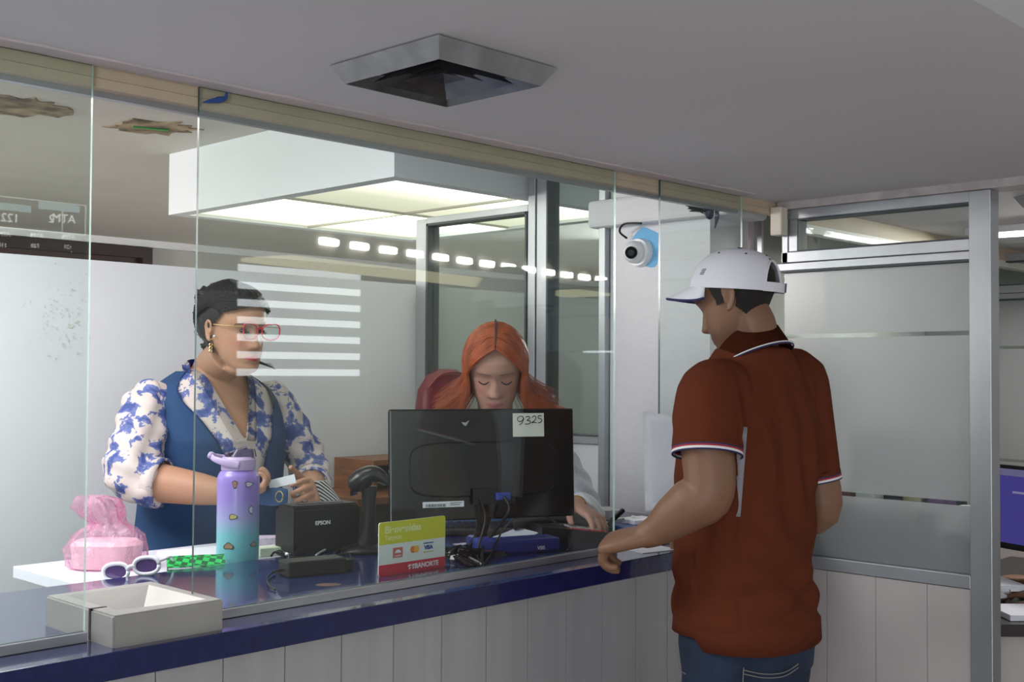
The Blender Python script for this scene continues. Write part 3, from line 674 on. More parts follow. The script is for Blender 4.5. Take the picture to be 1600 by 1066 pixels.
pn = at(1012, 806, Z=ZC+.03)
tag(obj('white_pen', tube([pn+Vector((-.05, .02, -.0)), pn+Vector((.06, -.035, -.03))], .004, 10), M['white'], origin=pn), 'white pen leaning on the paper slips behind the man\'s forearm', 'pen')
lf = Vector((2.40, 1.815, ZC+.0012))
tag(flatbox('leaflet', Vector((2.40, 1.815, ZC+.0003)), .12, .07, .0015, radians(-12), mat('leaflet_white', (.75, .76, .82), .5), bev=.0003), 'white leaflet on the counter edge under the man\'s forearm', 'paper')
ckb = at(925, 815, Z=ZC)
tag(flatbox('payment_book', at(930, 813, Z=ZC)+Vector((.02, .03, 0)), .16, .10, .03, radians(-30), mat('white_card', (.7, .71, .76), .5)), 'white carton under the seated woman\'s hand, left of the aluminium post', 'box')

# ------------------------------------------------------------------ welcome sign with card marks
sn0 = Vector((1.655, 1.992, ZC)); sw = .197; sh_ = .117
sg = thing('counter_sign', 'small yellow, white and red payment sign standing on the counter', 'sign', (1.753, 1.992, ZC))
SN = T(1.655, 1.992, ZC) @ RX(radians(0))
def rr_(x0, x1, z0, z1, y0, y1, r, top=True, bot=True):
    pts = []
    for (cx, cz, a0, on) in ((x1-r, z1-r, 0, top), (x0+r, z1-r, 90, top), (x0+r, z0+r, 180, bot), (x1-r, z0+r, 270, bot)):
        if on:
            for k in range(6): a = radians(a0+18*k); pts.append((cx+r*cos(a), cz+r*sin(a)))
        else: pts.append((cx+(r if a0 in (0, 270) else -r), cz+(r if a0 in (0, 90) else -r)))
    bm = B(); prism(bm, pts, 0, y1-y0, mtx=SN @ Matrix(((1, 0, 0, 0), (0, 0, 1, y0), (0, 1, 0, 0), (0, 0, 0, 1)))); bmesh.ops.recalc_face_normals(bm, faces=bm.faces); return bm
obj('backing_plate', rr_(0, sw, 0, sh_, 0, .002, .006), mat('sign_white', (.72, .76, .74), .35), sg)
obj('yellow_band', rr_(0, sw, sh_*.58, sh_, -.0006, -.0001, .006, bot=False), mat('sign_yellow', (.62, .60, .04), .35), sg)
rb = obj('red_band', rr_(0, sw, 0, sh_*.205, -.0006, -.0001, .006, top=False), mat('sign_red', (.62, .02, .055), .35), sg)
tf = lambda x, z, dy=-.0012: T(1.655+x, 1.992+dy, ZC+z) @ RX(pi/2)
M['lt'] = mat('pale_yellow_print', (.78, .78, .38), .4)
text('welcome_lettering', 'Bienvenidas', .0225, tf(.016, sh_*.845), M['lt'], sg, align='LEFT', bold=.0006)
text('card_lettering', 'Tarjetas', .0150, tf(.016, sh_*.70), M['lt'], sg, align='LEFT')
text('bank_lettering', 'BANORTE', .0155, tf(.104, sh_*.10), M['paper'], sg, align='LEFT', bold=.0004, space=1.03)
b = B()
for dx_, s_ in ((0, 1), (.011, -1)):
    prism(b, [(dx_-.004, .0), (dx_+.004, .001), (dx_+.006, .005), (dx_-.001, .0045)], 0, .0006, mtx=tf(.087, sh_*.10+.001)); prism(b, [(dx_-.001, -.006), (dx_+.003, -.006), (dx_+.004, -.001), (dx_-.0, -.001)], 0, .0006, mtx=tf(.087, sh_*.10+.001))
obj('bank_emblem', b, M['paper'], sg)
b = B(); box(b, .040, .068, -.0012, -.0006, sh_*.31, sh_*.50, mtx=T(1.655, 1.992, ZC)); obj('red_card_mark', b, mat('mark_red', (.55, .12, .10), .4), sg)
b = B(); prism(b, [(.0085*cos(t), .0072*sin(t)) for t in [pi*k/12 for k in range(13)]], 0, .0006, mtx=tf(.054, sh_*.40, -.0015)); obj('arch_mark', b, M['paper'], sg)
text('mark_lettering', 'CARNET', .0055, tf(.054, sh_*.345, -.0015), M['paper'], sg, ext=.0002)
for nm, dx_, cl, dy in (('orange_disc', .098, (.75, .20, .04), -.0012), ('amber_disc', .108, (.80, .42, .06), -.0016)):
    b = B(); prism(b, [(.0078*cos(t), .0078*sin(t)) for t in [2*pi*k/28 for k in range(28)]], 0, .0006, mtx=tf(dx_, sh_*.425, dy)); obj(nm, b, mat(nm, cl, .4), sg)
obj('blue_bar', box(B(), .130, .160, -.0012, -.0006, sh_*.50, sh_*.522, mtx=T(1.655, 1.992, ZC)), mat('mark_blue', (.02, .05, .30), .4), sg)
obj('gold_bar', box(B(), .130, .160, -.0012, -.0006, sh_*.335, sh_*.35, mtx=T(1.655, 1.992, ZC)), mat('mark_gold', (.6, .4, .1), .4), sg)
text('card_name', 'VISA', .0125, tf(.145, sh_*.425), bpy.data.materials['mark_blue'], sg, bold=.0005)

# ------------------------------------------------------------------ barcode scanner on its stand
sc_ = at(575, 862, Z=ZC)
bs = thing('barcode_scanner', 'black barcode scanner resting on its tall stand between printer and monitor', 'scanner', sc_)
b = B(); loft(b, [(sc_, (.075, 0, 0), (0, .055, 0)), (sc_+Vector((0, 0, .010)), (.072, 0, 0), (0, .052, 0)), (sc_+Vector((0, 0, .020)), (.035, 0, 0), (0, .028, 0))], 36); obj('stand_base', b, M['black'], bs, smooth=True)
top = at(577, 760, D=(sc_-CAMP).dot(fw))
b = B(); limb(b, [sc_+Vector((0, 0, .015)), sc_.lerp(top, .35), sc_.lerp(top, .7), top], [(.034, .026), (.022, .018), (.018, .016), (.021, .018)], up=(1, 0, 0), n=28); obj('stand_column', b, M['black'], bs, smooth=True)
hd = top+uv*.012
D_ = (sc_-CAMP).dot(fw); P_ = lambda px, py, dd=0: at(px, py, D=D_+dd)
b = B(); limb(b, [P_(551, 764), P_(556, 758), P_(567, 748), P_(582, 741), P_(596, 746), P_(605, 756)], [(.014, .02), (.026, .027), (.027, .029), (.022, .026), (.017, .02), (.008, .010)], up=uv, n=28); obj('scanner_head', b, mat('scanner_black', (.010, .010, .011), .28, spec=.35), bs, smooth=True)
obj('scan_window', box(B(), -.022, .022, -.003, .003, -.012, .012, mtx=T(P_(553, 766, .0)) @ RZ(radians(35))), M['blackg'], bs)
b = B(); limb(b, [P_(597, 747, -.01), P_(604, 752, -.015), P_(609, 758, -.015)], [.011, .009, .005], n=16); obj('cable_collar', b, M['black'], bs, smooth=True)
obj('scanner_cable', tube([P_(609, 758, -.015), P_(622, 775, -.02), P_(636, 797, -.03), P_(650, 812, -.02), P_(664, 832, .0), P_(668, 846, .02)], .0028, 8, 8), M['black'], bs, smooth=True)

# ------------------------------------------------------------------ receipt printer
pc = at(497, 861, Z=ZC); pc.z = ZC
rp = thing('receipt_printer', 'black receipt printer on the counter between the bottle and the scanner', 'printer', pc)
PR = T(1.800, 2.405, ZC) @ RZ(radians(-11))
b = B(); prism(b, [(-.052, 0), (.062, 0), (.062, .098), (.030, .117), (-.045, .117), (-.052, .109)], -.088, .088, mtx=PR @ Matrix(((0, 0, 1, 0), (1, 0, 0, 0), (0, 1, 0, 0), (0, 0, 0, 1)))); bmesh.ops.recalc_face_normals(b, faces=b.faces)
bmesh.ops.bevel(b, geom=b.edges[:], offset=.004, segments=2, affect='EDGES'); obj('body', b, mat('printer_charcoal', (.008, .009, .011), .42, spec=.3), rp)
obj('side_cover', box(B(), .0885, .094, -.045, .055, .006, .100, mtx=PR, bev=.002), M['black'], rp)
obj('paper_slot', box(B(), -.06, .06, -.02, .0, .1165, .1182, mtx=PR), M['blackg'], rp)
text('brand_lettering', 'EPSON', .0135, PR @ T(-.012, -.0527, .073) @ RX(pi/2), M['white'], rp, bold=.0003)
obj('foot', box(B(), -.08, .08, -.048, .055, 0, .004, mtx=PR @ T(0, 0, -.0)), M['dgrey'], rp)

# ------------------------------------------------------------------ power adapter with its cords and zip tie
ac = Vector((1.585, 2.125, ZC)); AF = T(ac) @ RZ(radians(-13))
pa_ = thing('power_adapter', 'black power adapter brick on the blue counter in front of the printer', 'power adapter', ac)
obj('brick', box(B(), -.076, .062, -.029, .029, 0, .034, mtx=AF, bev=.004), M['dgrey'], pa_)
obj('plug_end', box(B(), .062, .086, -.016, .016, .005, .026, mtx=AF, bev=.002), M['black'], pa_)
obj('output_cord', tube([AF @ Vector((-.074, 0, .014)), AF @ Vector((-.10, .0, .012)), mbp(430, 893), mbp(418, 902), mbp(420, 914), mbp(430, 922, .003)], .0022, 8, 8), M['black'], pa_)
obj('input_cord', tube([AF @ Vector((.084, 0, .016)), mbp(545, 866), mbp(522, 868, .012), mbp(528, 861), mbp(560, 858), mbp(590, 856), mbp(606, 852)], .003, 8, 8), M['black'], pa_)
o = cable('coiled_cord', [mbp(424, 869), mbp(430, 863, .012), mbp(446, 868, .012), mbp(460, 864, .018), mbp(474, 853, .02), mbp(484, 858, .012), mbp(480, 868), mbp(464, 871), mbp(446, 868, .01), mbp(438, 861, .02), mbp(432, 864, .01), mbp(445, 871)], .0026, M['black'], 'coiled black cord in front of the receipt printer')
b = B(); tube([mbp(449, 871, .0), mbp(446, 867, .014), mbp(450, 866, .02), mbp(451, 872, .008)], .0016, 6, 5, b); ball(b, mbp(448, 866, .018), .004, seg=10)
tag(obj('cable_tie', b, M['white'], origin=mbp(448, 868)), 'white cable tie holding the coiled cord', 'cable tie')
c = at(513, 914, Z=ZC)
st('trim_21', prism(B(), [(.026*cos(t), .017*sin(t)) for t in [2*pi*k/28 for k in range(28)]], ZC, ZC+.0004, mtx=T(c.x, c.y, 0) @ RZ(radians(-40))), mat('brown_burn_mark', (.10, .035, .02), .5, noise_amt=.5, nscale=40))

# ------------------------------------------------------------------ water bottle
bc = Vector((1.583, 2.43, 1.0125)); bw = thing('water_bottle', 'large lilac-to-turquoise water bottle with a lilac flip lid', 'bottle', bc)
BR = .050
om = bpy.data.materials.new('ombre_frosted_plastic'); om.use_nodes = True; nt = om.node_tree; bb = nt.nodes['Principled BSDF']
tc = nt.nodes.new('ShaderNodeTexCoord'); sx = nt.nodes.new('ShaderNodeSeparateXYZ'); cr = nt.nodes.new('ShaderNodeValToRGB'); nt.links.new(tc.outputs['Generated'], sx.inputs[0]); nt.links.new(sx.outputs['Z'], cr.inputs[0]); nt.links.new(cr.outputs[0], bb.inputs['Base Color'])
cr.color_ramp.elements[0].position = .30; cr.color_ramp.elements[0].color = (.17, .50, .55, 1); cr.color_ramp.elements[1].position = .70; cr.color_ramp.elements[1].color = (.30, .20, .58, 1)
e = cr.color_ramp.elements.new(.48); e.color = (.33, .34, .60, 1); bb.inputs['Roughness'].default_value = .35; bb.inputs['Coat Weight'].default_value = .2; bb.inputs['Subsurface Weight'].default_value = .25; bb.inputs['Subsurface Radius'].default_value = (.02, .02, .02)
b = B(); Rg = []
for z, r in ((0, .90), (.004, .97), (.012, 1), (.10, 1), (.19, 1), (.205, .985), (.214, .90), (.219, .80), (.224, .78)): Rg.append((bc+Vector((0, 0, z)), (BR*r, 0, 0), (0, BR*r, 0)))
loft(b, Rg, 48); obj('bottle_body', b, om, bw, smooth=True)
M['lilac'] = mat('lilac_plastic', (.50, .38, .62), .4)
b = B(); loft(b, [(bc+Vector((0, 0, .222)), (.041, 0, 0), (0, .041, 0)), (bc+Vector((0, 0, .246)), (.041, 0, 0), (0, .041, 0)), (bc+Vector((0, 0, .252)), (.037, 0, 0), (0, .037, 0))], 40); obj('screw_lid', b, M['lilac'], bw)
hr = rv.copy(); hr.z = 0; hr.normalize(); fr2 = Vector((0, 0, 1)).cross(hr)
lidc = bc+Vector((0, 0, .24))
hl = lambda u, v, z: lidc+hr*u+fr2*v+Vector((0, 0, z))
b = B(); limb(b, [hl(.012, -.043, -.006), hl(-.02, -.042, .0), hl(-.05, -.03, .008), hl(-.066, 0, .013)], [(.009, .003), (.009, .003), (.007, .003), (.007, .004)], n=12, up=(0, 0, 1)); limb(b, [hl(-.066, -.014, .013), hl(-.066, 0, .017), hl(-.064, .014, .013)], [.006, .007, .006], n=10)
limb(b, [hl(-.066, 0, .013), hl(-.05, .03, .008), hl(-.02, .042, .0)], [(.007, .004), (.007, .003), (.009, .003)], n=12, up=(0, 0, 1)); obj('carry_handle', b, M['lilac'], bw, smooth=True)
b = B(); loft(b, [(hl(.012, 0, .012), hr*.030, fr2*.018, 4), (hl(.016, 0, .030), hr*.022, fr2*.014, 4)], 24); ball(b, hl(-.026, 0, .017), .008); limb(b, [hl(-.026, 0, .019), hl(.02, 0, .034)], [.004, .004], n=8); obj('flip_spout', b, mat('smoky_purple_plastic', (.05, .035, .08), .25), bw)
def onB(px, py):
    """point on the bottle wall under a pixel"""
    d = at(px, py, D=1)-CAMP; a = d.x**2+d.y**2; ox, oy = CAMP.x-bc.x, CAMP.y-bc.y; bq = 2*(ox*d.x+oy*d.y); cq = ox*ox+oy*oy-(BR+.0006)**2
    t = (-bq-sqrt(max(bq*bq-4*a*cq, 0)))/(2*a); return CAMP+d*t
for i, (px, py, cl, shp) in enumerate(((367, 757, (.30, .14, .10), 'cone'), (389, 757, (.55, .52, .60), 'cloud'), (364, 808, (.45, .40, .12), 'cloud'), (357, 854, (.28, .18, .10), 'cone2'), (396, 851, (.32, .28, .20), 'cloud2'), (392, 797, (.62, .60, .68), 'star'))):
    c = onB(px, py); nrm = Vector((c.x-bc.x, c.y-bc.y, 0)).normalized(); ux = Vector((0, 0, 1)).cross(nrm)
    F_ = Matrix((( *(ux),), (*(Vector((0, 0, 1))),), (*nrm,))).transposed().to_4x4(); F_.translation = c
    n = 20; sz = .0085 if shp in ('cone2',) else .007
    pts = []
    for k in range(n):
        t = 2*pi*k/n; r = sz*(1+.16*sin(3*t+i)+.08*sin(5*t)); ax, ay = (1.3, .8) if 'cloud' in shp else ((1.35, .8) if shp == 'cone2' else (.75, 1.25)); pts.append((r*cos(t)*ax, r*sin(t)*ay))
    o = obj('printed_motif', prism(B(), [(p[0]*1.12, p[1]*1.12) for p in pts], 0, .0003, mtx=F_), M['dgrey'], bw); obj('motif_colour', prism(B(), [(p[0]*.9, p[1]*.9) for p in pts], .0003, .0006, mtx=F_), mat('motif_%d' % i, cl, .5), o)
b = B()
for py in (752, 769, 785, 801):
    c = onB(408.5, py); nrm = Vector((c.x-bc.x, c.y-bc.y, 0)).normalized(); ux = Vector((0, 0, 1)).cross(nrm); F_ = Matrix(((*ux,), (0, 0, 1), (*nrm,))).transposed().to_4x4(); F_.translation = c
    box(b, -.006, .006, -.0006, .0006, 0, .0004, mtx=F_)
obj('volume_marks', b, M['white'], bw)

# ------------------------------------------------------------------ pink bag, sunglasses, tartan notebook, notes on the side desk
bgc = Vector((1.325, 2.575, 1.0125))
D_ = (bgc-CAMP).dot(fw)
bg = thing('plastic_bag', 'knotted translucent pink plastic bag holding a white container', 'bag', bgc)
pm = bpy.data.materials.new('thin_pink_plastic'); pm.use_nodes = True; nt = pm.node_tree; bb = nt.nodes['Principled BSDF']; out_ = nt.nodes['Material Output']
bb.inputs['Base Color'].default_value = (.88, .55, .68, 1); bb.inputs['Roughness'].default_value = .25
tr_ = nt.nodes.new('ShaderNodeBsdfTransparent'); tr_.inputs[0].default_value = (1, .80, .90, 1); mx = nt.nodes.new('ShaderNodeMixShader')
no = nt.nodes.new('ShaderNodeTexNoise'); no.inputs['Scale'].default_value = 18; no.inputs['Distortion'].default_value = 2; cr = nt.nodes.new('ShaderNodeValToRGB'); cr.color_ramp.elements[0].color = (.10, .10, .10, 1); cr.color_ramp.elements[1].color = (.42, .42, .42, 1); cr.color_ramp.elements[0].position = .3; cr.color_ramp.elements[1].position = .7
tc = nt.nodes.new('ShaderNodeTexCoord'); nt.links.new(tc.outputs['Object'], no.inputs['Vector']); nt.links.new(no.outputs['Fac'], cr.inputs[0]); nt.links.new(cr.outputs[0], mx.inputs[0]); nt.links.new(tr_.outputs[0], mx.inputs[1]); nt.links.new(bb.outputs[0], mx.inputs[2]); nt.links.new(mx.outputs[0], out_.inputs[0])
bp = nt.nodes.new('ShaderNodeBump'); bp.inputs['Strength'].default_value = .8; bp.inputs['Distance'].default_value = .01; n2 = nt.nodes.new('ShaderNodeTexNoise'); n2.inputs['Scale'].default_value = 40; n2.inputs['Distortion'].default_value = 1.5; nt.links.new(tc.outputs['Object'], n2.inputs['Vector']); nt.links.new(n2.outputs['Fac'], bp.inputs['Height']); nt.links.new(bp.outputs[0], bb.inputs['Normal'])
b = B(); hrr = hr; ff = fr2
rows = [(0, 0, .080, .06), (.008, .0, .090, .066), (.045, 0, .094, .068), (.075, .004, .080, .058), (.092, .006, .052, .040), (.104, .002, .036, .026), (.120, -.012, .050, .03), (.140, -.02, .056, .032), (.158, -.026, .046, .026), (.166, -.03, .026, .016)]
loft(b, [(bgc+hrr*o_+Vector((0, 0, z)), hrr*a_, ff*c_, 2.2) for z, o_, a_, c_ in rows], 72)
for v in b.verts:
    h_ = v.co.z-bgc.z; d = v.co-(bgc+Vector((0, 0, h_))); ang = atan2(d.dot(ff), d.dot(hrr)); k = .5+.5*min(1, h_/.09)
    v.co += d.normalized()*(.008*k*sin(ang*9+h_*60)+.006*noise.noise(v.co*32)+.004*sin(ang*17-h_*90)*k if h_ > .006 else 0)
obj('bag_film', b, pm, bg, smooth=True)
b = B(); loft(b, [(bgc+hrr*.0+Vector((0, 0, .002)), hrr*.072, ff*.050, 3), (bgc+Vector((0, 0, .055)), hrr*.080, ff*.054, 3), (bgc+Vector((0, 0, .064)), hrr*.068, ff*.046, 3)], 36)
obj('foam_container', b, mat('foam_white', (.82, .76, .70), .6), bg)
# sunglasses
sgp = at(205, 888, Z=1.045)
sgp = Vector((1.29, 2.372, ZC))
sgl = thing('sunglasses', 'white-framed sunglasses with violet lenses on the back edge of the counter', 'sunglasses', sgp)
D2 = (sgp-CAMP).dot(fw)
uu = rv*cos(radians(5))+uv*sin(radians(5)); vv = uv*cos(radians(5))-rv*sin(radians(5)); G0 = at(205, 889, D=D2)
GF = Matrix(((*uu,), (*vv,), (*(-fw),))).transposed().to_4x4(); GF.translation = G0
def ringmesh(cx, cz, a, c, r, mtx, e=2.4, n=28, flat=1.0):
    P = []
    for k in range(n+1):
        t = 2*pi*k/n; P.append(mtx @ Vector((cx+a*math.copysign(abs(cos(t))**(2/e), cos(t)), cz+c*math.copysign(abs(sin(t))**(2/e), sin(t)), 0)))
    bm = B(); limb(bm, P, [r]*len(P), n=8, sub=1); return bm
b = ringmesh(-.034, -.004, .027, .018, .0045, GF); b2 = ringmesh(.034, .004, .027, .018, .0045, GF); me_ = bpy.data.meshes.new('x'); b2.to_mesh(me_); b.from_mesh(me_); b2.free()
tube([GF @ Vector((-.010, .0, 0)), GF @ Vector((0, .006, .002)), GF @ Vector((.010, .005, 0))], .0042, 8, 4, b); obj('frame', b, M['white'], sgl, smooth=True)
for cx, cz in ((-.034, -.004), (.034, .004)):
    b = B(); loft(b, [(GF @ Vector((cx, cz, -.001)), uu*.026, vv*.017, 2.4), (GF @ Vector((cx, cz, .001)), uu*.026, vv*.017, 2.4)], 32); obj('lens', b, mat('violet_lens', (.10, .06, .17), .12, coat=.6) if 'violet_lens' not in bpy.data.materials else bpy.data.materials['violet_lens'], sgl)
for s_, cz in ((-1, -.004), (1, .004)):
    obj('temple_arm', tube([GF @ Vector((s_*.060, cz+.008, 0)), GF @ Vector((s_*.064, cz+.006, -.02)), GF @ Vector((s_*.060, cz-.0, -.09)), GF @ Vector((s_*.056, cz-.014, -.125))], .003, 8, 6), M['white'], sgl, smooth=True)
# tartan notebook
nb = Vector((1.462, 2.415, 1.024)); gm = bpy.data.materials.new('green_tartan_cover'); gm.use_nodes = True; nt = gm.node_tree; bb = nt.nodes['Principled BSDF']
tc = nt.nodes.new('ShaderNodeTexCoord'); ck = nt.nodes.new('ShaderNodeTexChecker'); ck.inputs['Scale'].default_value = 70; mpn = nt.nodes.new('ShaderNodeMapping'); mpn.inputs['Rotation'].default_value = (0, 0, .78); ck.inputs[1].default_value = (.02, .48, .10, 1); ck.inputs[2].default_value = (.01, .10, .03, 1)
nt.links.new(tc.outputs['Object'], mpn.inputs[0]); nt.links.new(mpn.outputs[0], ck.inputs[0]); nt.links.new(ck.outputs[0], bb.inputs['Base Color']); bb.inputs['Roughness'].default_value = .4
nbk = thing('notebook', 'small bright green tartan notebook beside the sunglasses', 'notebook', nb)
NF = T(nb) @ RZ(radians(-28)) @ RX(radians(24))
obj('pages', box(B(), -.062, .062, -.022, .022, .001, .007, mtx=NF), M['paper'], nbk); obj('cover', box(B(), -.065, .065, -.024, .024, .0071, .0086, mtx=NF), gm, nbk); obj('back_cover', box(B(), -.065, .065, -.024, .024, -.0006, .0009, mtx=NF), gm, nbk)
tag(flatbox('paper_stack', at(322, 871, Z=1.0125)+Vector((.02, .06, 0)), .17, .13, .006, radians(-8), M['paper'], bev=.0005), 'white sheets on the side desk behind the green notebook', 'paper')
tag(flatbox('note_pad', Vector((1.70, 2.475, 1.0125)), .06, .05, .02, radians(-12), mat('pale_green_pad', (.66, .74, .56), .6), bev=.001), 'pale green note pad between the bottle and the printer', 'note pad')
tag(flatbox('banknote_bundle', Vector((1.735, 2.52, 1.0125)), .07, .05, .038, radians(-35), mat('lilac_notes', (.60, .50, .64), .6, noise_amt=.3, nscale=60), bev=.002), 'small bundle of lilac paper slips behind the green note pad', 'paper')
# herringbone fabric bag behind the printer
hm = bpy.data.materials.new('herringbone_cloth'); hm.use_nodes = True; nt = hm.node_tree; bb = nt.nodes['Principled BSDF']; tc = nt.nodes.new('ShaderNodeTexCoord'); wv = nt.nodes.new('ShaderNodeTexWave'); wv.bands_direction = 'DIAGONAL'; wv.inputs['Scale'].default_value = 45; cr = nt.nodes.new('ShaderNodeValToRGB'); cr.color_ramp.interpolation = 'CONSTANT'; cr.color_ramp.elements[0].color = (.02, .02, .02, 1); cr.color_ramp.elements[1].color = (.6, .6, .58, 1); cr.color_ramp.elements[1].position = .5
nt.links.new(tc.outputs['Object'], wv.inputs['Vector']); nt.links.new(wv.outputs['Fac'], cr.inputs[0]); nt.links.new(cr.outputs[0], bb.inputs['Base Color'])
hc = Vector((2.03, 2.68, 1.0125))
b = B(); loft(b, [(hc, (.06, 0, 0), (0, .04, 0), 3), (hc+Vector((0, 0, .08)), (.055, 0, 0), (0, .035, 0), 3), (hc+Vector((-.02, 0, .15)), (.022, 0, 0), (0, .012, 0), 3)], 30); tag(obj('cloth_bag', b, hm, origin=hc), 'black and white herringbone cloth bag on the desk behind the printer', 'bag')

# wooden cabinet behind the monitor and the maroon bag on it
wc_ = thing('wooden_cabinet', 'reddish wooden stepped cabinet against the white partition wall', 'cabinet', (2.72, 3.15, 0))
obj('cabinet_body', bx(2.46, 2.93, 3.05, 3.38, 0, 1.03), M['dwood'], wc_); obj('lower_top', bx(2.42, 2.95, 3.02, 3.39, 1.03, 1.055, bev=.003), M['wood'], wc_)
b = B(); box(b, 2.60, 2.95, 3.16, 3.38, 1.145, 1.163); box(b, 2.60, 2.615, 3.16, 3.38, 1.055, 1.145); box(b, 2.935, 2.95, 3.16, 3.38, 1.055, 1.145); obj('upper_shelf', b, M['wood'], wc_); obj('shelf_back', bx(2.615, 2.935, 3.36, 3.375, 1.055, 1.145), M['dwood'], wc_)
mm_ = mat('maroon_leather', (.17, .012, .025), .4, bump=.1, nscale=60)
mp_ = at(700, 640, Y=3.2); mbz = 1.163
mg = thing('maroon_bag', 'maroon leather bag with small pale lettering beside the red-haired woman', 'bag', (mp_.x, 3.24, mbz))
mx0 = mp_.x
b = B(); loft(b, [((mx0, 3.24, mbz), (.10, 0, 0), (0, .05, 0), 3), ((mx0, 3.24, mbz+.14), (.112, 0, 0), (0, .055, 0), 3), ((mx0+.005, 3.24, mbz+.24), (.108, 0, 0), (0, .045, 0), 2.6), ((mx0+.02, 3.24, mbz+.295), (.085, 0, 0), (0, .032, 0), 2.4), ((mx0+.035, 3.24, mbz+.318), (.045, 0, 0), (0, .015, 0))], 40); obj('bag_body', b, mm_, mg, smooth=True)
obj('top_seam', tube([(mx0-.085, 3.215, mbz+.25), (mx0-.03, 3.20, mbz+.30), (mx0+.07, 3.20, mbz+.302), (mx0+.11, 3.21, mbz+.25)], .004, 8, 8), mat('maroon_piping', (.30, .05, .06), .4), mg)
text('gold_lettering', 'NICO', .024, T(mx0+.035, 3.183, mbz+.215) @ RZ(radians(-8)) @ RX(pi/2), mat('pale_gold', (.7, .6, .45), .4), mg)
b = B(); tube([(mx0-.10, 3.19, mbz+.12), (mx0-.085, 3.18, mbz+.135), (mx0-.06, 3.18, mbz+.135), (mx0-.05, 3.185, mbz+.12)], .005, 8, 4, b); obj('metal_ring', b, M['alu'], mg)

# ------------------------------------------------------------------ desk, monitor and papers beyond the tall post
dk = thing('dark_desk', 'dark desk beyond the tall aluminium post at right edge', 'desk', (4.0, 1.4, 0))
b = B(); prism(b, [(3.36, 1.37), (3.47, 1.255), (3.75, 1.0), (4.7, 1.0), (4.7, 1.80), (3.36, 1.80)], .725, .76); obj('desk_top', b, M['desk_dark'], dk)
b = B(); prism(b, [(3.40, 1.385), (3.42, 1.40), (3.77, 1.06), (3.75, 1.04)], 0, .725); obj('front_panel', b, mat('desk_front', (.50, .47, .44), .6), dk)
obj('side_panel', bx(4.64, 4.68, 1.02, 1.78, 0, .725), M['desk_dark'], dk)
sm_ = thing('computer_monitor', 'computer monitor with a violet-blue screen on the dark desk', 'monitor', (3.9, 1.42, .76))
SMF = T(3.80, 1.335, 1.045) @ RZ(radians(-112)) @ RX(radians(-6))
obj('bezel', box(B(), -.23, .23, .002, .03, -.135, .135, mtx=SMF, bev=.004), M['black'], sm_)
obj('screen', box(B(), -.215, .215, -.0005, .0015, -.115, .122, mtx=SMF), emis('violet_screen_glow', (.10, .085, .40), .24), sm_)
obj('window_bar', box(B(), -.215, .215, -.0012, -.0006, .100, .122, mtx=SMF), emis('bar_glow', (.25, .24, .45), .22), sm_); obj('input_line', box(B(), -.15, .10, -.0012, -.0006, .045, .052, mtx=SMF), emis('bar_glow2', (.35, .33, .55), .25), sm_)
b = B(); limb(b, [SMF @ Vector((0, .03, -.05)), SMF @ Vector((0, .06, -.2)), Vector((3.86, 1.36, .77))], [.02, .02, .02]); cyl(b, Vector((3.86, 1.36, .766)), .09, .012); obj('stand', b, M['black'], sm_)
for k, (x, y, yw, n_) in enumerate(((3.70, 1.56, 20, 'creased'), (3.66, 1.50, -15, 'folded'), (3.73, 1.48, 50, 'overlapping'))):
    tag(flatbox('paper_sheet', Vector((x, y, .7605+.022*k)), .16, .12, .02, radians(yw), M['paper'], bev=.001), n_+' white papers in the pile under the violet-blue screen', 'paper', 'papers piled on the dark desk')
tag(flatbox('writing_pad', Vector((3.56, 1.345, .7605)), .12, .17, .018, radians(-45), M['paper'], bev=.002), 'white writing pad at the near edge of the dark desk', 'note pad')
tag(obj('added_divider', bx(3.385, 3.41, 1.43, 1.79, .7605, 1.30, bev=.004), mat('dark_divider_cloth', (.07, .07, .08), .9), origin=(3.4, 1.6, .7605)), 'added dark divider behind the frosted glass, there to darken its lower part', 'divider')  # added dark screen; darkens the lower frosted glass from behind
# ------------------------------------------------------------------ people
def interp(tab, z):
    zs = [t[0] for t in tab]; return np.interp(z, zs, [t[1] for t in tab])
HW = [(-.118, .0), (-.115, .016), (-.108, .030), (-.095, .042), (-.08, .051), (-.06, .058), (-.04, .063), (-.02, .067), (0, .070), (.03, .0735), (.055, .073), (.075, .067), (.09, .057), (.103, .042), (.112, .024), (.117, .0)]
HF = [(-.118, .060), (-.115, .072), (-.108, .080), (-.098, .0845), (-.088, .082), (-.078, .0815), (-.06, .084), (-.045, .082), (-.02, .082), (0, .082), (.012, .088), (.03, .092), (.05, .089), (.07, .078), (.09, .056), (.103, .036), (.112, .018), (.117, .0)]
HB = [(-.118, .060), (-.115, .045), (-.108, .025), (-.095, .005), (-.08, -.015), (-.06, -.035), (-.04, -.060), (-.02, -.080), (0, -.092), (.03, -.100), (.055, -.097), (.075, -.086), (.09, -.068), (.103, -.045), (.112, -.022), (.117, 0)]
def head_pt(x, y, z): pass
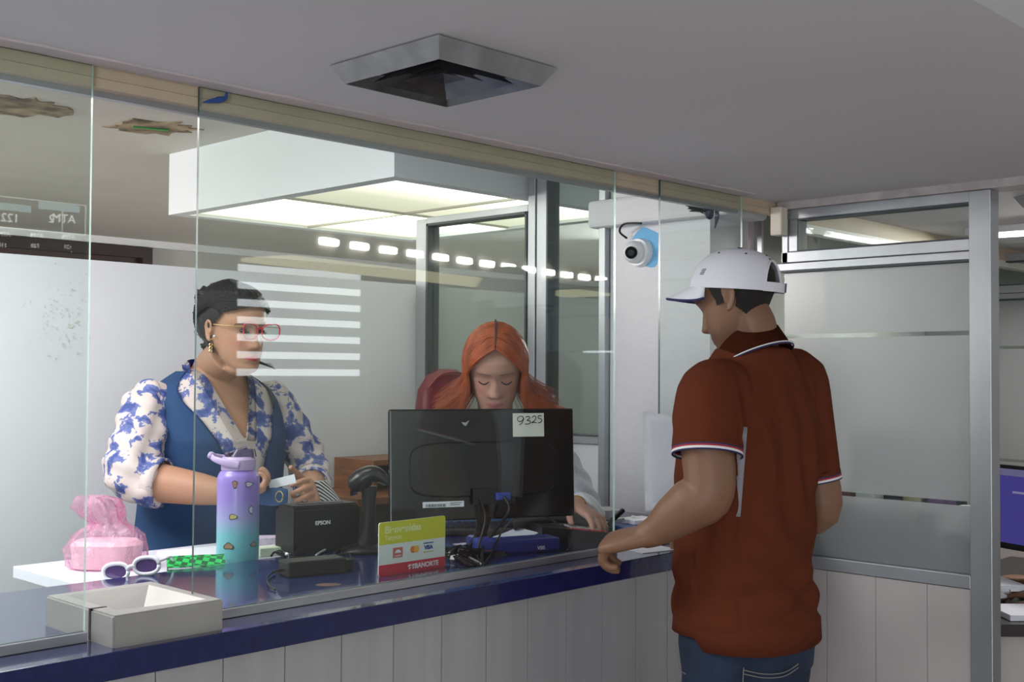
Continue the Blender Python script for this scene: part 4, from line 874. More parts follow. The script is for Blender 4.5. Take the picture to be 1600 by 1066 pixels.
def head_bm(bm, MH, s=1.0, wide=1.0, lips=1.0, nose=1.0, chin2=0.0, ears=True, big_ear=1.0, ear_tilt=-6):
    tmp = B(); N = 80; Rn = []
    zz = np.concatenate([np.linspace(-.118, -.1, 8)[:-1], np.linspace(-.1, .095, 66)[:-1], np.linspace(.095, .117, 10)])
    for z in zz:
        w_ = interp(HW, z)*wide; f = interp(HF, z); k = interp(HB, z)
        cy = (f+k)/2; ry = max((f-k)/2, .0005); w_ = max(w_, .0005)
        # squarer front of the face
        Rn.append((Vector((0, cy, z)), Vector((w_, 0, 0)), Vector((0, ry, 0)), 2.15))
    rows = loft(tmp, Rn, N)
    G = lambda a, b_: exp(-(a*a)/(2*b_*b_))
    for v in tmp.verts:
        x, y, z = v.co
        if y > .0:
            fr = min(1, max(0, (y-.015)/.045)); d = 0
            # nose: bridge to tip
            if -.056 < z < .014:
                t = min(1, max(0, (.012-z)/.052)); prot = (.003+.0195*t**1.15)*nose
                if z < -.042: prot *= max(0, 1-((-.042-z)/.012)**1.6)
                sg_ = .0055+.0055*t; d += prot*G(x, sg_)
            d += .0060*nose*(G(x-.0125, .0055)+G(x+.0125, .0055))*G(z+.041, .0065)      # alae
            d -= .0105*(G(x-.031, .0145)+G(x+.031, .0145))*G(z-.001, .0115)           # sockets
            d += .0058*(G(x-.031, .0115)+G(x+.031, .0115))*G(z+.001, .0085)          # lids over the eyes
            d += .0035*(G(x-.030, .017)+G(x+.030, .017))*G(z-.019, .006)               # brow
            d += .0040*(G(x-.043, .017)+G(x+.043, .017))*G(z+.034, .017)               # cheeks
            d += .0050*lips*G(x, .0165)*G(z+.0690, .0038); d += .0060*lips*G(x, .0145)*G(z+.0785, .0045); d -= .0030*G(x, .019)*G(z+.0737, .0016)
            d -= .0025*G(x, .004)*G(z+.059, .005); d -= .003*G(x, .018)*G(z+.088, .004); d += .003*G(x, .014)*G(z+.102, .009)
            v.co.y += d*fr
    if chin2:
        ball(tmp, Vector((0, .030, -.105)), .050*chin2, .050*chin2, .026*chin2)
    if ears:
        for s_ in (-1, 1):
            E = T(s_*.0705*wide, -.006, -.008) @ RZ(s_*radians(-14)) @ RX(radians(ear_tilt)) @ Matrix.Diagonal((big_ear*.85, big_ear*.80, big_ear, 1))
            ball(tmp, E @ Vector((s_*.006, 0, .004)), .0048, .0145, .026, mtx=E.to_3x3().to_4x4())
            P = [E @ Vector((s_*a, b_, c)) for a, b_, c in ((.004, .012, .004), (.009, .014, .020), (.012, .006, .031), (.014, -.007, .031), (.015, -.016, .018), (.013, -.015, 0), (.010, -.008, -.016), (.006, .002, -.025), (.004, .008, -.022))]
            limb(tmp, P, [.003, .0038, .0042, .0042, .0042, .004, .0045, .0055, .004], n=10, sub=4)
            limb(tmp, [E @ Vector((s_*a, b_, c)) for a, b_, c in ((.006, .010, -.006), (.010, .009, .0), (.006, .010, .006))], [.003, .004, .003], n=8)
    bmesh.ops.transform(tmp, matrix=MH @ Matrix.Scale(s, 4), verts=tmp.verts)
    me = bpy.data.meshes.new('h'); tmp.to_mesh(me); tmp.free(); bm.from_mesh(me)
def hand_bm(bm, wrist, d, n, side, curl=.5, s=1.0, spread=.06, thumb=(.75, .55, .35), tcurl=.5, curls=None):
    """wrist point, finger direction d, palm normal n (fingers curl towards it), thumb side"""
    d = Vector(d).normalized(); n = Vector(n); n = (n-d*n.dot(d)).normalized(); sd = d.cross(n)
    if sd.dot(Vector(side)) < 0: sd = -sd
    W = Vector(wrist); t_ = B()
    loft(t_, [(W-d*.02*s, sd*.026*s, n*.021*s, 2.2), (W, sd*.028*s, n*.019*s, 2.3), (W+d*.03*s, sd*.036*s, n*.016*s, 2.6), (W+d*.065*s, sd*.042*s, n*.0145*s, 3), (W+d*.088*s, sd*.041*s, n*.012*s, 3), (W+d*.096*s, sd*.037*s, n*.009*s, 3)], 24)
    for i, (o_, L_) in enumerate(((.0300, .074), (.0100, .082), (-.0100, .077), (-.0290, .061))):
        c_ = (curls[i] if curls else curl)*(1+.08*i)
        p = W+d*(.086-.004*abs(i-1.2))*s+sd*o_*s; dd = (d+sd*(o_*spread*30)).normalized(); ax = dd.cross(n).normalized()
        P = [p-dd*.02*s, p]; a_ = 0
        for f_, cc_ in ((.46, .9), (.30, 1.15), (.24, .8)):
            a_ += c_*cc_; q_ = (dd*cos(a_)+n*sin(a_)).normalized(); p = p+q_*L_*f_*s; P.append(p)
        limb(t_, P, [.0095*s, .0098*s, .0088*s, .0080*s, .0066*s], n=14, sub=4)
    th = (sd*thumb[0]+d*thumb[1]+n*thumb[2]).normalized(); p = W+d*.018*s+sd*.024*s; P = [p-th*.012*s, p]
    for f_, k in ((.042, .0), (.034, tcurl*.6), (.028, tcurl)):
        q_ = (th*(1-k)+d*k).normalized(); p = p+q_*f_*s; P.append(p)
    limb(t_, P, [.013*s, .0145*s, .0115*s, .0098*s, .0075*s], n=14, sub=4)
    me = bpy.data.meshes.new('h'); t_.to_mesh(me); t_.free(); bm.from_mesh(me)
def skin_paint(me, MH, s, base, lip, blush=0, stubble=0, brow=None, lid=None):
    Mi = (MH @ Matrix.Scale(s, 4)).inverted(); A_ = np.array(Mi); co = coords(me)
    L = np.concatenate([co, np.ones((len(co), 1))], 1) @ A_.T; x, y, z = L[:, 0], L[:, 1], L[:, 2]
    c = np.tile(np.array(base, float), (len(co), 1)); inhead = (z > -.13) & (z < .13) & (abs(x) < .1) & (abs(y) < .13)
    def mixc(mask, col): 
        nonlocal c; m_ = np.clip(mask, 0, 1)[:, None]*inhead[:, None]; c = c*(1-m_)+np.array(col)*m_
    if stubble: mixc(stubble*np.exp(-((z+.085)/.030)**2)*(y > -.02), (base[0]*.35, base[1]*.35, base[2]*.38))
    if blush: mixc(blush*(np.exp(-(((x-.042)/.018)**2+((z+.032)/.016)**2))+np.exp(-(((x+.042)/.018)**2+((z+.032)/.016)**2)))*(y > .02), (base[0]*1.0, base[1]*.62, base[2]*.60))
    w_ = np.clip(1-np.abs(x)/.0255, 0, 1)**.6
    up = ((z < -.0640) & (z > -.0740)); lm = np.clip(1-(np.abs(z+.0735)/(.0105*w_+1e-6))**4, 0, 1)*(np.abs(x) < .0255)*(y > .06); mixc(lm, lip)
    if lid is not None: mixc(.75*(np.exp(-(((x-.031)/.014)**2+((z-.004)/.008)**2)**2)+np.exp(-(((x+.031)/.014)**2+((z-.004)/.008)**2)**2))*(y > .04), lid)
    if brow is not None:
        for s_ in (-1, 1):
            u_ = (s_*x-.032)/.021; zc_ = .0200-.0022*u_-.0035*u_**2
            mixc(.9*np.clip(1.3-((z-zc_)/.0026)**2, 0, 1)*(np.abs(u_) < 1)*(1-.35*np.clip(u_, 0, 1))*(y > .03), brow)
    setcol(me, c)
def lashes(MH, s, par, m, close=1.0, dz=-.0015):
    for s_ in (-1, 1):
        P = []
        for k in range(9):
            u_ = -1+2*k/8; x = s_*.031+u_*.0145; z = dz-.0052*(1-u_*u_)*close; y = .0795+.0045*(1-u_*u_)-.18*max(0, s_*u_)*.012-.14*abs(x)*.22
            P.append(MH @ (Vector((x, y+.002, z))*s))
        b = B(); limb(b, P, [.0006]+[.0017]*7+[.0009], n=6, sub=3)
        for k in range(1, 9):
            a = P[k]; d = (MH.to_3x3() @ Vector((s_*.25*(k/8), .8, -.75))).normalized(); limb(b, [a, a+d*.0055*s], [.0006, .0002], n=4, sub=1)
        obj('eyelash', b, m, par)
def strands(name, lines, r, m, par, sides=4, taper=.35, smooth=True):
    """many hair strands as one mesh"""
    vs = []; fs = []
    for P in lines:
        n = len(P); base = len(vs); prev = None
        for i, p in enumerate(P):
            t = (P[min(i+1, n-1)]-P[max(i-1, 0)]).normalized(); u = Vector((0, 0, 1)) if prev is None and abs(t.z) < .9 else (Vector((1, 0, 0)) if prev is None else prev)
            u = (u-t*u.dot(t)); u = u.normalized() if u.length > 1e-6 else t.orthogonal().normalized(); prev = u; v = t.cross(u)
            rr2 = r*(1-(1-taper)*(i/(n-1)))
            for k in range(sides): a = 2*pi*k/sides; vs.append(p+u*rr2*cos(a)+v*rr2*sin(a))
        for i in range(n-1):
            for k in range(sides): a = base+i*sides+k; b_ = base+i*sides+(k+1) % sides; fs.append((a, b_, b_+sides, a+sides))
    me = bpy.data.meshes.new(name); me.from_pydata([tuple(v) for v in vs], [], fs); return obj(name, me, m, par, smooth=smooth)
def push_folds(me, fn):
    co = coords(me); nn = normals(me); setco(me, co+nn*fn(co)[:, None])

# ---------- the man at the counter
HM = 1.79
mp = Vector((2.325, 1.49, 0))
man = thing('person', 'man in a white cap and rust-brown polo shirt leaning on the counter, seen from behind', 'person', (mp.x, mp.y, 0))
SK1 = (.215, .108, .062)
hc = at(1150, 466, D=2.69); MHm = T(hc) @ RZ(radians(13)) @ RX(radians(-22))
elb = at(1108, 768, D=2.50); wr = at(1016, 836, D=2.545); ls = Vector((2.135, 1.465, 1.435))
kn = at(962, 846, D=2.58)
X_, Y_ = mp.x, mp.y
b = B()
V3_ = lambda x, y, z: Vector((X_+x, Y_+y, z))
def torso(bm, rows, cx=0, cy=0, n=40, e=2.4): return loft(bm, [(V3_(r[3] if len(r) > 3 else 0, (r[4] if len(r) > 4 else 0), r[0]), Vector((r[1], 0, 0)), Vector((0, r[2], 0)), e) for r in rows], n)
torso(b, [(.84, .14, .10), (.92, .165, .115), (1.02, .160, .115), (1.12, .160, .115), (1.25, .172, .118), (1.36, .168, .108), (1.42, .145, .085), (1.455, .10, .066), (1.49, .062, .056)])
nk = hc+Vector((.01, -.03, -.06))
limb(b, [V3_(0, -.01, 1.45), V3_(-.008, -.022, 1.53), nk+Vector((0, -.004, .0)), hc+Vector((-.004, -.012, .0))], [.066, .060, .055, .045], n=28)
head_bm(b, MHm, 1.0, big_ear=1.0, ear_tilt=14)
limb(b, [ls+Vector((.03, 0, 0)), ls, ls.lerp(elb, .5)+Vector((-.005, 0, 0)), elb, elb.lerp(wr, .3), elb.lerp(wr, .62), elb.lerp(wr, .9), wr+(kn-wr)*.25], [.042, .050, .058, .054, .056, .047, .034, .027], n=24)
hd_ = (kn-wr).normalized()
hand_bm(b, wr, hd_, Vector((.35, -.15, -1)), Vector((.5, -.9, .1)), curl=.85, s=1.16, thumb=(.5, .75, .4), tcurl=.7)
rs = V3_(.19, -.02, 1.455); re = at(1283, 800, D=2.82); rw = Vector((2.50, 1.68, 1.10))
limb(b, [rs+Vector((-.03, 0, 0)), rs, rs.lerp(re, .5), re, re.lerp(rw, .5), rw], [.06, .062, .053, .045, .038, .029], n=24)
hand_bm(b, rw, Vector((-.2, 1, -.25)), Vector((0, -.2, -1)), Vector((-1, 0, 0)), curl=.5, s=1.0)
for s_ in (-1, 1):
    limb(b, [V3_(s_*.085, 0, .93), V3_(s_*.09, .0, .80), V3_(s_*.10, .02, .50), V3_(s_*.11, -.02, .26), V3_(s_*.115, -.03, .08)], [.085, .088, .060, .052, .038], n=20)
me = fuse(b, .0036, 2); skin_paint(me, MHm, 1.0, SK1, (.30, .13, .10), stubble=.55, brow=(.03, .02, .015)); body = obj('body', me, M['skin'], man, smooth=True)
# short dark hair
def cap_hair(name, MH, s, rule, m, par, off=.004, res=96, grow=None):
    bm = B(); n = res; rows = []
    zz = np.linspace(-.10, .116, 60 if res < 200 else 150)
    for z in zz:
        w_ = float(interp(HW, z)); f = float(interp(HF, z)); k = float(interp(HB, z)); cy = (f+k)/2; ry = (f-k)/2; row = []
        for i in range(n):
            t = 2*pi*i/n; ct_, st_ = cos(t), sin(t); o_ = off if grow is None else grow(z, t)
            x = (w_+o_)*math.copysign(abs(ct_)**.93, ct_); y = cy+(ry+o_)*math.copysign(abs(st_)**.93, st_)
            row.append(bm.verts.new((x, y, z+(o_ if z > .09 else 0))))
        rows.append(row)
    keep = []
    for j in range(len(rows)-1):
        for i in range(n):
            t = 2*pi*(i+.5)/n; zc_ = (zz[j]+zz[j+1])/2
            if rule(zc_, t): bm.faces.new((rows[j][i], rows[j][(i+1) % n], rows[j+1][(i+1) % n], rows[j+1][i]))
    bm.faces.new(rows[-1]); bmesh.ops.delete(bm, geom=[v for v in bm.verts if not v.link_faces], context='VERTS')
    bmesh.ops.transform(bm, matrix=MH @ Matrix.Scale(s, 4), verts=bm.verts)
    return obj(name, bm, m, par, smooth=True)
M['hair_dark'] = mat('dark_short_hair', (.014, .010, .008), .75, bump=.5, nscale=260, noise_amt=.4)
def ruleM(z, t):       # t = pi/2 is the face, 3pi/2 the nape
    a = abs(((t-1.5*pi+pi) % (2*pi))-pi)      # 0 at nape, pi at face
    if a < 1.35: return z > -.070+.040*(a/1.35)**2
    if a < 1.62: return z > .0
    if a < 1.85: return z > -.012           # sideburn
    return z > .045
hair_m = cap_hair('hair', MHm, 1.0, ruleM, M['hair_dark'], man, off=.0045, res=260)
# polo shirt
b = B()
torso(b, [(.893, .168, .147, -.014, -.012), (.93, .168, .146, -.014, -.008), (1.02, .162, .140, -.012), (1.12, .164, .140, -.008), (1.24, .180, .142), (1.34, .182, .134, 0, -.006), (1.41, .172, .114, 0, -.012), (1.46, .145, .098, 0, -.016), (1.50, .104, .090, -.004, -.020), (1.527, .078, .080, -.006, -.022), (1.534, .060, .062, -.006, -.020)], e=2.5)
sl_end = ls.lerp(elb, .58)+Vector((-.004, 0, 0)); rl_end = rs.lerp(re, .72)
limb(b, [ls+Vector((.07, -.005, .0)), ls+Vector((.015, 0, -.008)), ls.lerp(elb, .3)+Vector((-.002, 0, 0)), sl_end], [.068, .073, .075, .075], n=28)
limb(b, [rs+Vector((-.06, 0, -.02)), rs, rs.lerp(re, .35), rl_end], [.078, .074, .070, .062], n=28)
me = fuse(b, .005, 5)
def foldsM(co):
    x, y, z = co[:, 0]-X_, co[:, 1]-Y_, co[:, 2]
    f = np.zeros(len(co)); tor = (np.abs(x) < .19)
    f += .006*np.sin((x*.8+.7*(z-1.2))*48+2*np.sin(z*6))*np.exp(-((z-1.08)/.20)**2)*tor*(y < .02)
    f += .005*np.sin((z*1.0-.9*x)*70+x*30)*np.exp(-((z-.99)/.08)**2)*tor
    f += .006*np.sin((x-.1)*75+z*8)*np.exp(-((z-1.28)/.14)**2)*(y < -.02)*tor
    f += .004*np.sin((z*.8+y)*90)*np.exp(-((x+.20)/.06)**2)*np.exp(-((z-1.33)/.06)**2)
    f += .007*np.exp(-((x+.13+.03*np.sin(z*9))/.012)**2)*np.exp(-((z-1.30)/.12)**2)*(y < -.04)
    f -= .004*np.exp(-((x+.16)/.005)**2)*(z < 1.25)*(y < 0)
    return f
push_folds(me, foldsM)
M['rust'] = mat('rust_pique_cotton', (.118, .0290, .0135), .95, bump=.2, nscale=500, spec=.08, noise_amt=.06)
obj('polo_shirt', me, M['rust'], man, smooth=True)
navy, redt = mat('navy_trim', (.02, .02, .09), .8), mat('red_trim', (.36, .02, .03), .8); whitet = mat('white_trim', (.75, .72, .72), .8)
def cuff(end, tow, r, nm):
    d = (end-tow).normalized(); p = end-d*.006
    for k, (m_, w_) in enumerate(((M['rust'], .008), (navy, .003), (redt, .004), (whitet, .005), (navy, .003))[::1]):
        u = d.orthogonal().normalized(); v = d.cross(u); bb_ = B(); q0_, q1_ = p, p+d*w_
        loft(bb_, [(q0_, u*r, v*r), (q0_, u*(r+.0035), v*(r+.0035)), (q1_, u*(r+.0035), v*(r+.0035)), (q1_, u*r, v*r)], 40, cap=False)
        obj(nm, bb_, m_, man, smooth=False); p = q1_
cuff(sl_end, ls.lerp(elb, .3), .0725, 'sleeve_trim'); cuff(rl_end, rs.lerp(re, .4), .0595, 'sleeve_trim')
# hem band with the longer back tail
b = B(); n = 60; rows = []
for z0_, g in ((.965, -.03), (.920, -.001), (.0, .001), (.0, -.003)):
    row = []
    for i in range(n):
        t = 2*pi*i/n; back = sin(t) < .05
        zb_ = (.866+.014*max(0, cos(t))) if back else .892
        z = z0_ if z0_ else zb_
        cc, ss = cos(t), sin(t); k_ = 2/2.5; rx_, ry_ = .171+g, .149+g
        row.append(b.verts.new(V3_(-.014+rx_*math.copysign(abs(cc)**k_, cc), -.012+ry_*math.copysign(abs(ss)**k_, ss), z)))
    rows.append(row)
for r1, r2 in zip(rows, rows[1:]):
    for i in range(n): b.faces.new((r1[i], r1[(i+1) % n], r2[(i+1) % n], r2[i]))
obj('shirt_tail', b, M['rust'], man, smooth=True)
# collar: stand and turned-down leaf with a white stripe
def collar(c, tilt, r0x, r0y, r1x, r1y, h, m, par, nm='collar', gap=.35, stripe=None, lift=.02):
    F_ = T(c) @ RX(tilt); bm = B(); n = 56; R = []
    prof = [(0, 0.0, -.004), (0, .3, h*.55), (.05, .5, h), (.25, .8, h*1.02), (1, 1, -h*.34)]
    for fr_c, _, z in prof:
        row = []
        for i in range(n+1):
            t = pi/2+gap+(2*pi-2*gap)*i/n; rx_, ry_ = r0x+(r1x-r0x)*fr_c, r0y+(r1y-r0y)*fr_c
            back = .5-.5*sin(t); row.append(bm.verts.new(F_ @ Vector((rx_*cos(t), ry_*sin(t), z+(-lift*(1-back) if fr_c == 1 else 0)))))
        R.append(row)
    for a, c_ in zip(R, R[1:]):
        for i in range(n): bm.faces.new((a[i], a[i+1], c_[i+1], c_[i]))
    edge = [v.co.copy() for v in R[-1]]
    bmesh.ops.solidify(bm, geom=bm.faces[:], thickness=.0025); o = obj(nm, bm, m, par, smooth=True)
    if stripe:
        for m_, off, r_ in stripe:
            P = [e+Vector((0, 0, off))+(e-F_.translation).normalized()*.0015 for e in edge]; obj('collar_stripe', tube(P, r_, 6, 1), m_, o)
    return o
cc_ = V3_(-.008, -.022, 1.522)
collar(cc_, radians(-18), .066, .066, .090, .090, .040, M['rust'], man, stripe=[(whitet, .0065, .0016), (navy, .0028, .0016)])
# jeans and shoes
jm = mat('blue_denim', (.019, .034, .075), .9, noise_amt=.45, nscale=9, bump=.3, col2=(.009, .016, .038))
b = B(); torso(b, [(.80, .165, .125, 0, -.005), (.86, .176, .132, 0, -.005), (.93, .172, .125), (.975, .165, .122)])
for s_ in (-1, 1): limb(b, [V3_(s_*.085, -.005, .86), V3_(s_*.092, .0, .74), V3_(s_*.10, .02, .50), V3_(s_*.11, -.01, .26), V3_(s_*.115, -.02, .04)], [.095, .097, .078, .070, .066], n=28)
me = fuse(b, .006, 4)
def foldsJ(co):
    x, y, z = co[:, 0]-X_, co[:, 1]-Y_, co[:, 2]; return .003*np.sin((z+.5*x)*60)*np.exp(-((z-.72)/.1)**2)+.004*np.sin(z*70+x*20)*np.exp(-((z-.12)/.1)**2)
push_folds(me, foldsJ); jn = obj('jeans', me, jm, man, smooth=True)
thr = mat('denim_stitching', (.22, .22, .20), .8)
def onJ(ang, z, off=.001):
    cc, ss = cos(ang), sin(ang); k_ = 2/2.4; return V3_((.1735+off)*math.copysign(abs(cc)**k_, cc), -.005+(.131+off)*math.copysign(abs(ss)**k_, ss), z)
for pts in ([(pi+.62, .835), (pi+.95, .825), (pi+1.3, .822), (pi+1.55, .832)], [(pi+.62, .827), (pi+.95, .817), (pi+1.3, .814), (pi+1.55, .824)], [(pi-.75, .84), (pi-.62, .812), (pi-.35, .806), (pi-.05, .805)], [(pi+.10, .84), (pi+.05, .80)], [(pi+.62, .84), (pi+.60, .79)]):
    obj('stitching', tube([onJ(a, z, .0035) for a, z in pts], .0011, 6, 6), thr, jn)
b = B(); ball(b, onJ(pi-.08, .812, .004), .0045, seg=12); obj('rivet', b, mat('copper_rivet', (.5, .25, .08), .35, .8), jn)
for s_ in (-1, 1):
    b = B(); f0_ = V3_(s_*.118, -.02, 0)
    loft(b, [(f0_+Vector((0, -.08, .03)), (.025, 0, 0), (0, 0, .03)), (f0_+Vector((0, -.05, .045)), (.038, 0, 0), (0, 0, .045)), (f0_+Vector((0, .03, .045)), (.042, 0, 0), (0, 0, .045)), (f0_+Vector((0, .12, .03)), (.048, 0, 0), (0, 0, .03)), (f0_+Vector((0, .18, .022)), (.03, 0, 0), (0, 0, .022))], 24)
    obj('shoe', b, M['dwood'], man, smooth=True)
# white cap
cf = at(1149, 454, D=2.69); CF = T(cf) @ RZ(radians(13)) @ RX(radians(4))
cap = thing('baseball_cap', 'white cap with navy under-brim edge and small flag print worn by the man', 'cap', cf)
cw = mat('white_cap_cotton', (.72, .71, .77), .8, bump=.08, nscale=200)
RXc, RYc, HC = .086, .107, .094
def crown_pt(t, u, off=0):
    """t round the head (pi/2 = front), u from rim 0 to top 1"""
    e = u*pi/2; k = cos(e)**.80; front = max(0, sin(t)); bulge = 1+.03*front*sin(2*e)
    return Vector(((RXc+off)*k*cos(t)*bulge, (RYc+off)*k*sin(t)*bulge-.004, (HC+off)*sin(e)**1.05-.012*front*0))
b = B(); n, m_ = 200, 60; g = [[b.verts.new(CF @ crown_pt(2*pi*i/n, j/m_)) for i in range(n)] for j in range(m_)]
tp = b.verts.new(CF @ crown_pt(0, 1))
def inhole(t, u):
    a = abs(((t-1.5*pi+pi) % (2*pi))-pi); return (a/.66)**2+((u-.08)/.46)**2 < 1
for j in range(m_-1):
    for i in range(n):
        if not inhole(2*pi*(i+.5)/n, (j+.5)/m_): b.faces.new((g[j][i], g[j][(i+1) % n], g[j+1][(i+1) % n], g[j+1][i]))
for i in range(n): b.faces.new((g[-1][i], g[-1][(i+1) % n], tp))
bmesh.ops.delete(b, geom=[v for v in b.verts if not v.link_faces], context='VERTS'); bmesh.ops.solidify(b, geom=b.faces[:], thickness=-.0018)
cr_ = obj('crown', b, cw, cap, smooth=True)
P = []
for k in range(41):
    a = -1.0+2.0*k/40; th_ = pi*(k/40); P.append(CF @ crown_pt(1.5*pi-.66*cos(th_), max(0, .08+.46*sin(th_)), .001))
obj('opening_trim', tube(P, .0030, 8, 1), cw, cap, smooth=True)
b = B(); rows = []
for dz, of in ((.0, .001), (.0, .003), (.021, .001), (.021, -.001)):
    rows.append([b.verts.new(CF @ (crown_pt(1.5*pi+.74*(k/12-1), .0, of)+Vector((0, 0, dz-.001)))) for k in range(25)])
for r1, r2 in zip(rows, rows[1:]):
    for k in range(24): b.faces.new((r1[k], r1[k+1], r2[k+1], r2[k]))
obj('strap', b, cw, cap); q_ = crown_pt(1.5*pi+.10, 0, .004); obj('strap_buckle', box(B(), -.0014, .0014, -.0015, .0008, .0, .021, mtx=CF @ T(q_)), mat('navy_webbing', (.02, .02, .07), .6), cap)
for k in range(6):
    t = pi/2+pi/6+k*pi/3
    obj('seam', tube([CF @ crown_pt(t, u/12, .0006) for u in range(5 if 1.2 < abs(t-pi/2) < 7 and k in (2, 3) else 0, 13)], .0007, 5, 1), mat('cap_seam', (.58, .58, .64), .8) if 'cap_seam' not in bpy.data.materials else bpy.data.materials['cap_seam'], cap)
    b = B(); ball(b, CF @ crown_pt(t+pi/6, .66, .001), .0035, .0035, .0022, seg=10); obj('eyelet', b, navy, cap)
b = B(); ball(b, CF @ Vector((0, -.004, HC+.001)), .0075, .0075, .004, seg=14); obj('button', b, navy, cap)
# brim
def brim_pt(s_, v, top=0):
    t = pi/2+s_*1.12; base = crown_pt(t, .0, .001); L_ = .058*(cos(s_*pi/2)**.55 if abs(s_) < 1 else 0)
    return Vector((base.x*(1+.10*v*(1-abs(s_))), base.y+L_*v, base.z-.48*L_*v-.014*(s_*s_)*(v)+top-1.8*(base.x*base.x)*v))
b = B(); lo, hi = [], []
NS, NV = 40, 8
for v in range(NV+1):
    lo.append([b.verts.new(CF @ brim_pt(-1+2*s_/NS, v/NV, 0)) for s_ in range(NS+1)]); hi.append([b.verts.new(CF @ brim_pt(-1+2*s_/NS, v/NV, .0035)) for s_ in range(NS+1)])
for v in range(NV):
    for s_ in range(NS): b.faces.new((hi[v][s_], hi[v][s_+1], hi[v+1][s_+1], hi[v+1][s_])); b.faces.new((lo[v][s_+1], lo[v][s_], lo[v+1][s_], lo[v+1][s_+1]))
for s_ in range(NS): b.faces.new((hi[NV][s_], hi[NV][s_+1], lo[NV][s_+1], lo[NV][s_]))
for v in range(NV): b.faces.new((hi[v][0], hi[v+1][0], lo[v+1][0], lo[v][0])); b.faces.new((hi[v][NS], lo[v][NS], lo[v+1][NS], hi[v+1][NS]))
obj('brim', b, cw, cap, smooth=True)
obj('brim_edge', tube([CF @ (brim_pt(-1+2*s_/40, 1.01, .0012)) for s_ in range(41)], .0030, 8, 1), navy, cap, smooth=True)
# flag print on the left side and block print at the back
def on_crown(t, u, w_, h_, m_, nm, bars=0):
    c0 = crown_pt(t, u, .0012); c1 = crown_pt(t-.02, u, .0012); c2 = crown_pt(t, u+.02, .0012); ux = (c1-c0).normalized(); uy = (c2-c0); uy = (uy-ux*uy.dot(ux)).normalized(); nz = ux.cross(uy)
    if nz.dot(c0) < 0: ux = -ux; nz = ux.cross(uy)
    F_ = Matrix(((*ux,), (*uy,), (*nz,))).transposed().to_4x4(); F_.translation = c0; bm = B()
    if bars:
        for k in range(bars): z = -h_/2+h_*k/(bars-1); box(bm, -w_/2+.001*k*.6, w_/2+.001*k*.6, z-h_*.055, z+h_*.055, -.0002, .0006, mtx=CF @ F_)
    else: box(bm, -w_/2, w_/2, -h_/2, h_/2, -.0012, .0005, mtx=CF @ F_)
    return obj(nm, bm, m_, cap)
on_crown(pi-.62, .26, .014, .0125, navy, 'flag_print', 6); on_crown(1.5*pi+.02, .56, .026, .007, navy, 'back_print')
bmh = B(); bmh.from_mesh(hair_m.data); CI = CF.inverted(); dl_ = []
for f in bmh.faces:
    q_ = CI @ (f.calc_center_median()+org(hair_m))
    if q_.z > .006 and q_.y > -.055: dl_.append(f)
bmesh.ops.delete(bmh, geom=dl_, context='FACES')
for v in bmh.verts:
    q_ = CI @ (v.co+org(hair_m))
    if q_.z > .0:
        e_ = sqrt((q_.x/(RXc-.005))**2+(q_.y/(RYc-.005))**2+(q_.z/(HC-.005))**2)
        if e_ > 1: v.co = CF @ (q_/e_)-org(hair_m)
bmh.to_mesh(hair_m.data); bmh.free()
cm_ = body.data; cq = coords(cm_); CIa = np.array(CI); offm = np.array(org(body)); Lq = np.concatenate([cq+offm, np.ones((len(cq), 1))], 1) @ CIa.T
er = np.sqrt((Lq[:, 0]/(RXc-.006))**2+(Lq[:, 1]/(RYc-.006))**2+(Lq[:, 2]/(HC-.006))**2); sel = (Lq[:, 2] > .0) & (er > 1) & (np.abs(Lq[:, 0]) < .075)
Lq[sel, :3] /= er[sel][:, None]; back_ = Lq @ np.array(CF).T; cq[sel] = (back_[:, :3]-offm)[sel]; setco(cm_, cq)
# white papers held under the arm
pX = 2.165
P4 = [at(1004, 643, X=pX), at(1168, 668, X=pX), at(1157, 808, X=pX), at(1010, 797, X=pX)]
def papersheet(P4, th, label, dx=0, bend=.01):
    bm = B(); n = 12; R = []
    for i in range(n+1):
        a = P4[0].lerp(P4[1], i/n); c_ = P4[3].lerp(P4[2], i/n); R.append([bm.verts.new(a.lerp(c_, j/n)+Vector((dx+bend*sin(pi*i/n)*(.3+j/n), 0, 0))) for j in range(n+1)])
    for i in range(n):
        for j in range(n): bm.faces.new((R[i][j], R[i+1][j], R[i+1][j+1], R[i][j+1]))
    bmesh.ops.solidify(bm, geom=bm.faces[:], thickness=th)
    o = obj('paper_sheet', bm, M['paper'], origin=P4[0], smooth=True); tag(o, label, 'paper', 'papers held under the man\'s arm'); return o
papersheet(P4, .0012, 'white paper sheet clamped under the man\'s left arm, the nearer one')
papersheet([P4[0]+Vector((0, .004, -.012)), P4[1]+Vector((0, .004, -.008)), P4[2]+Vector((0, .006, .004)), P4[3]+Vector((0, .006, -.004))], .0012, 'second white sheet lying behind the first under the man\'s arm', dx=.004)

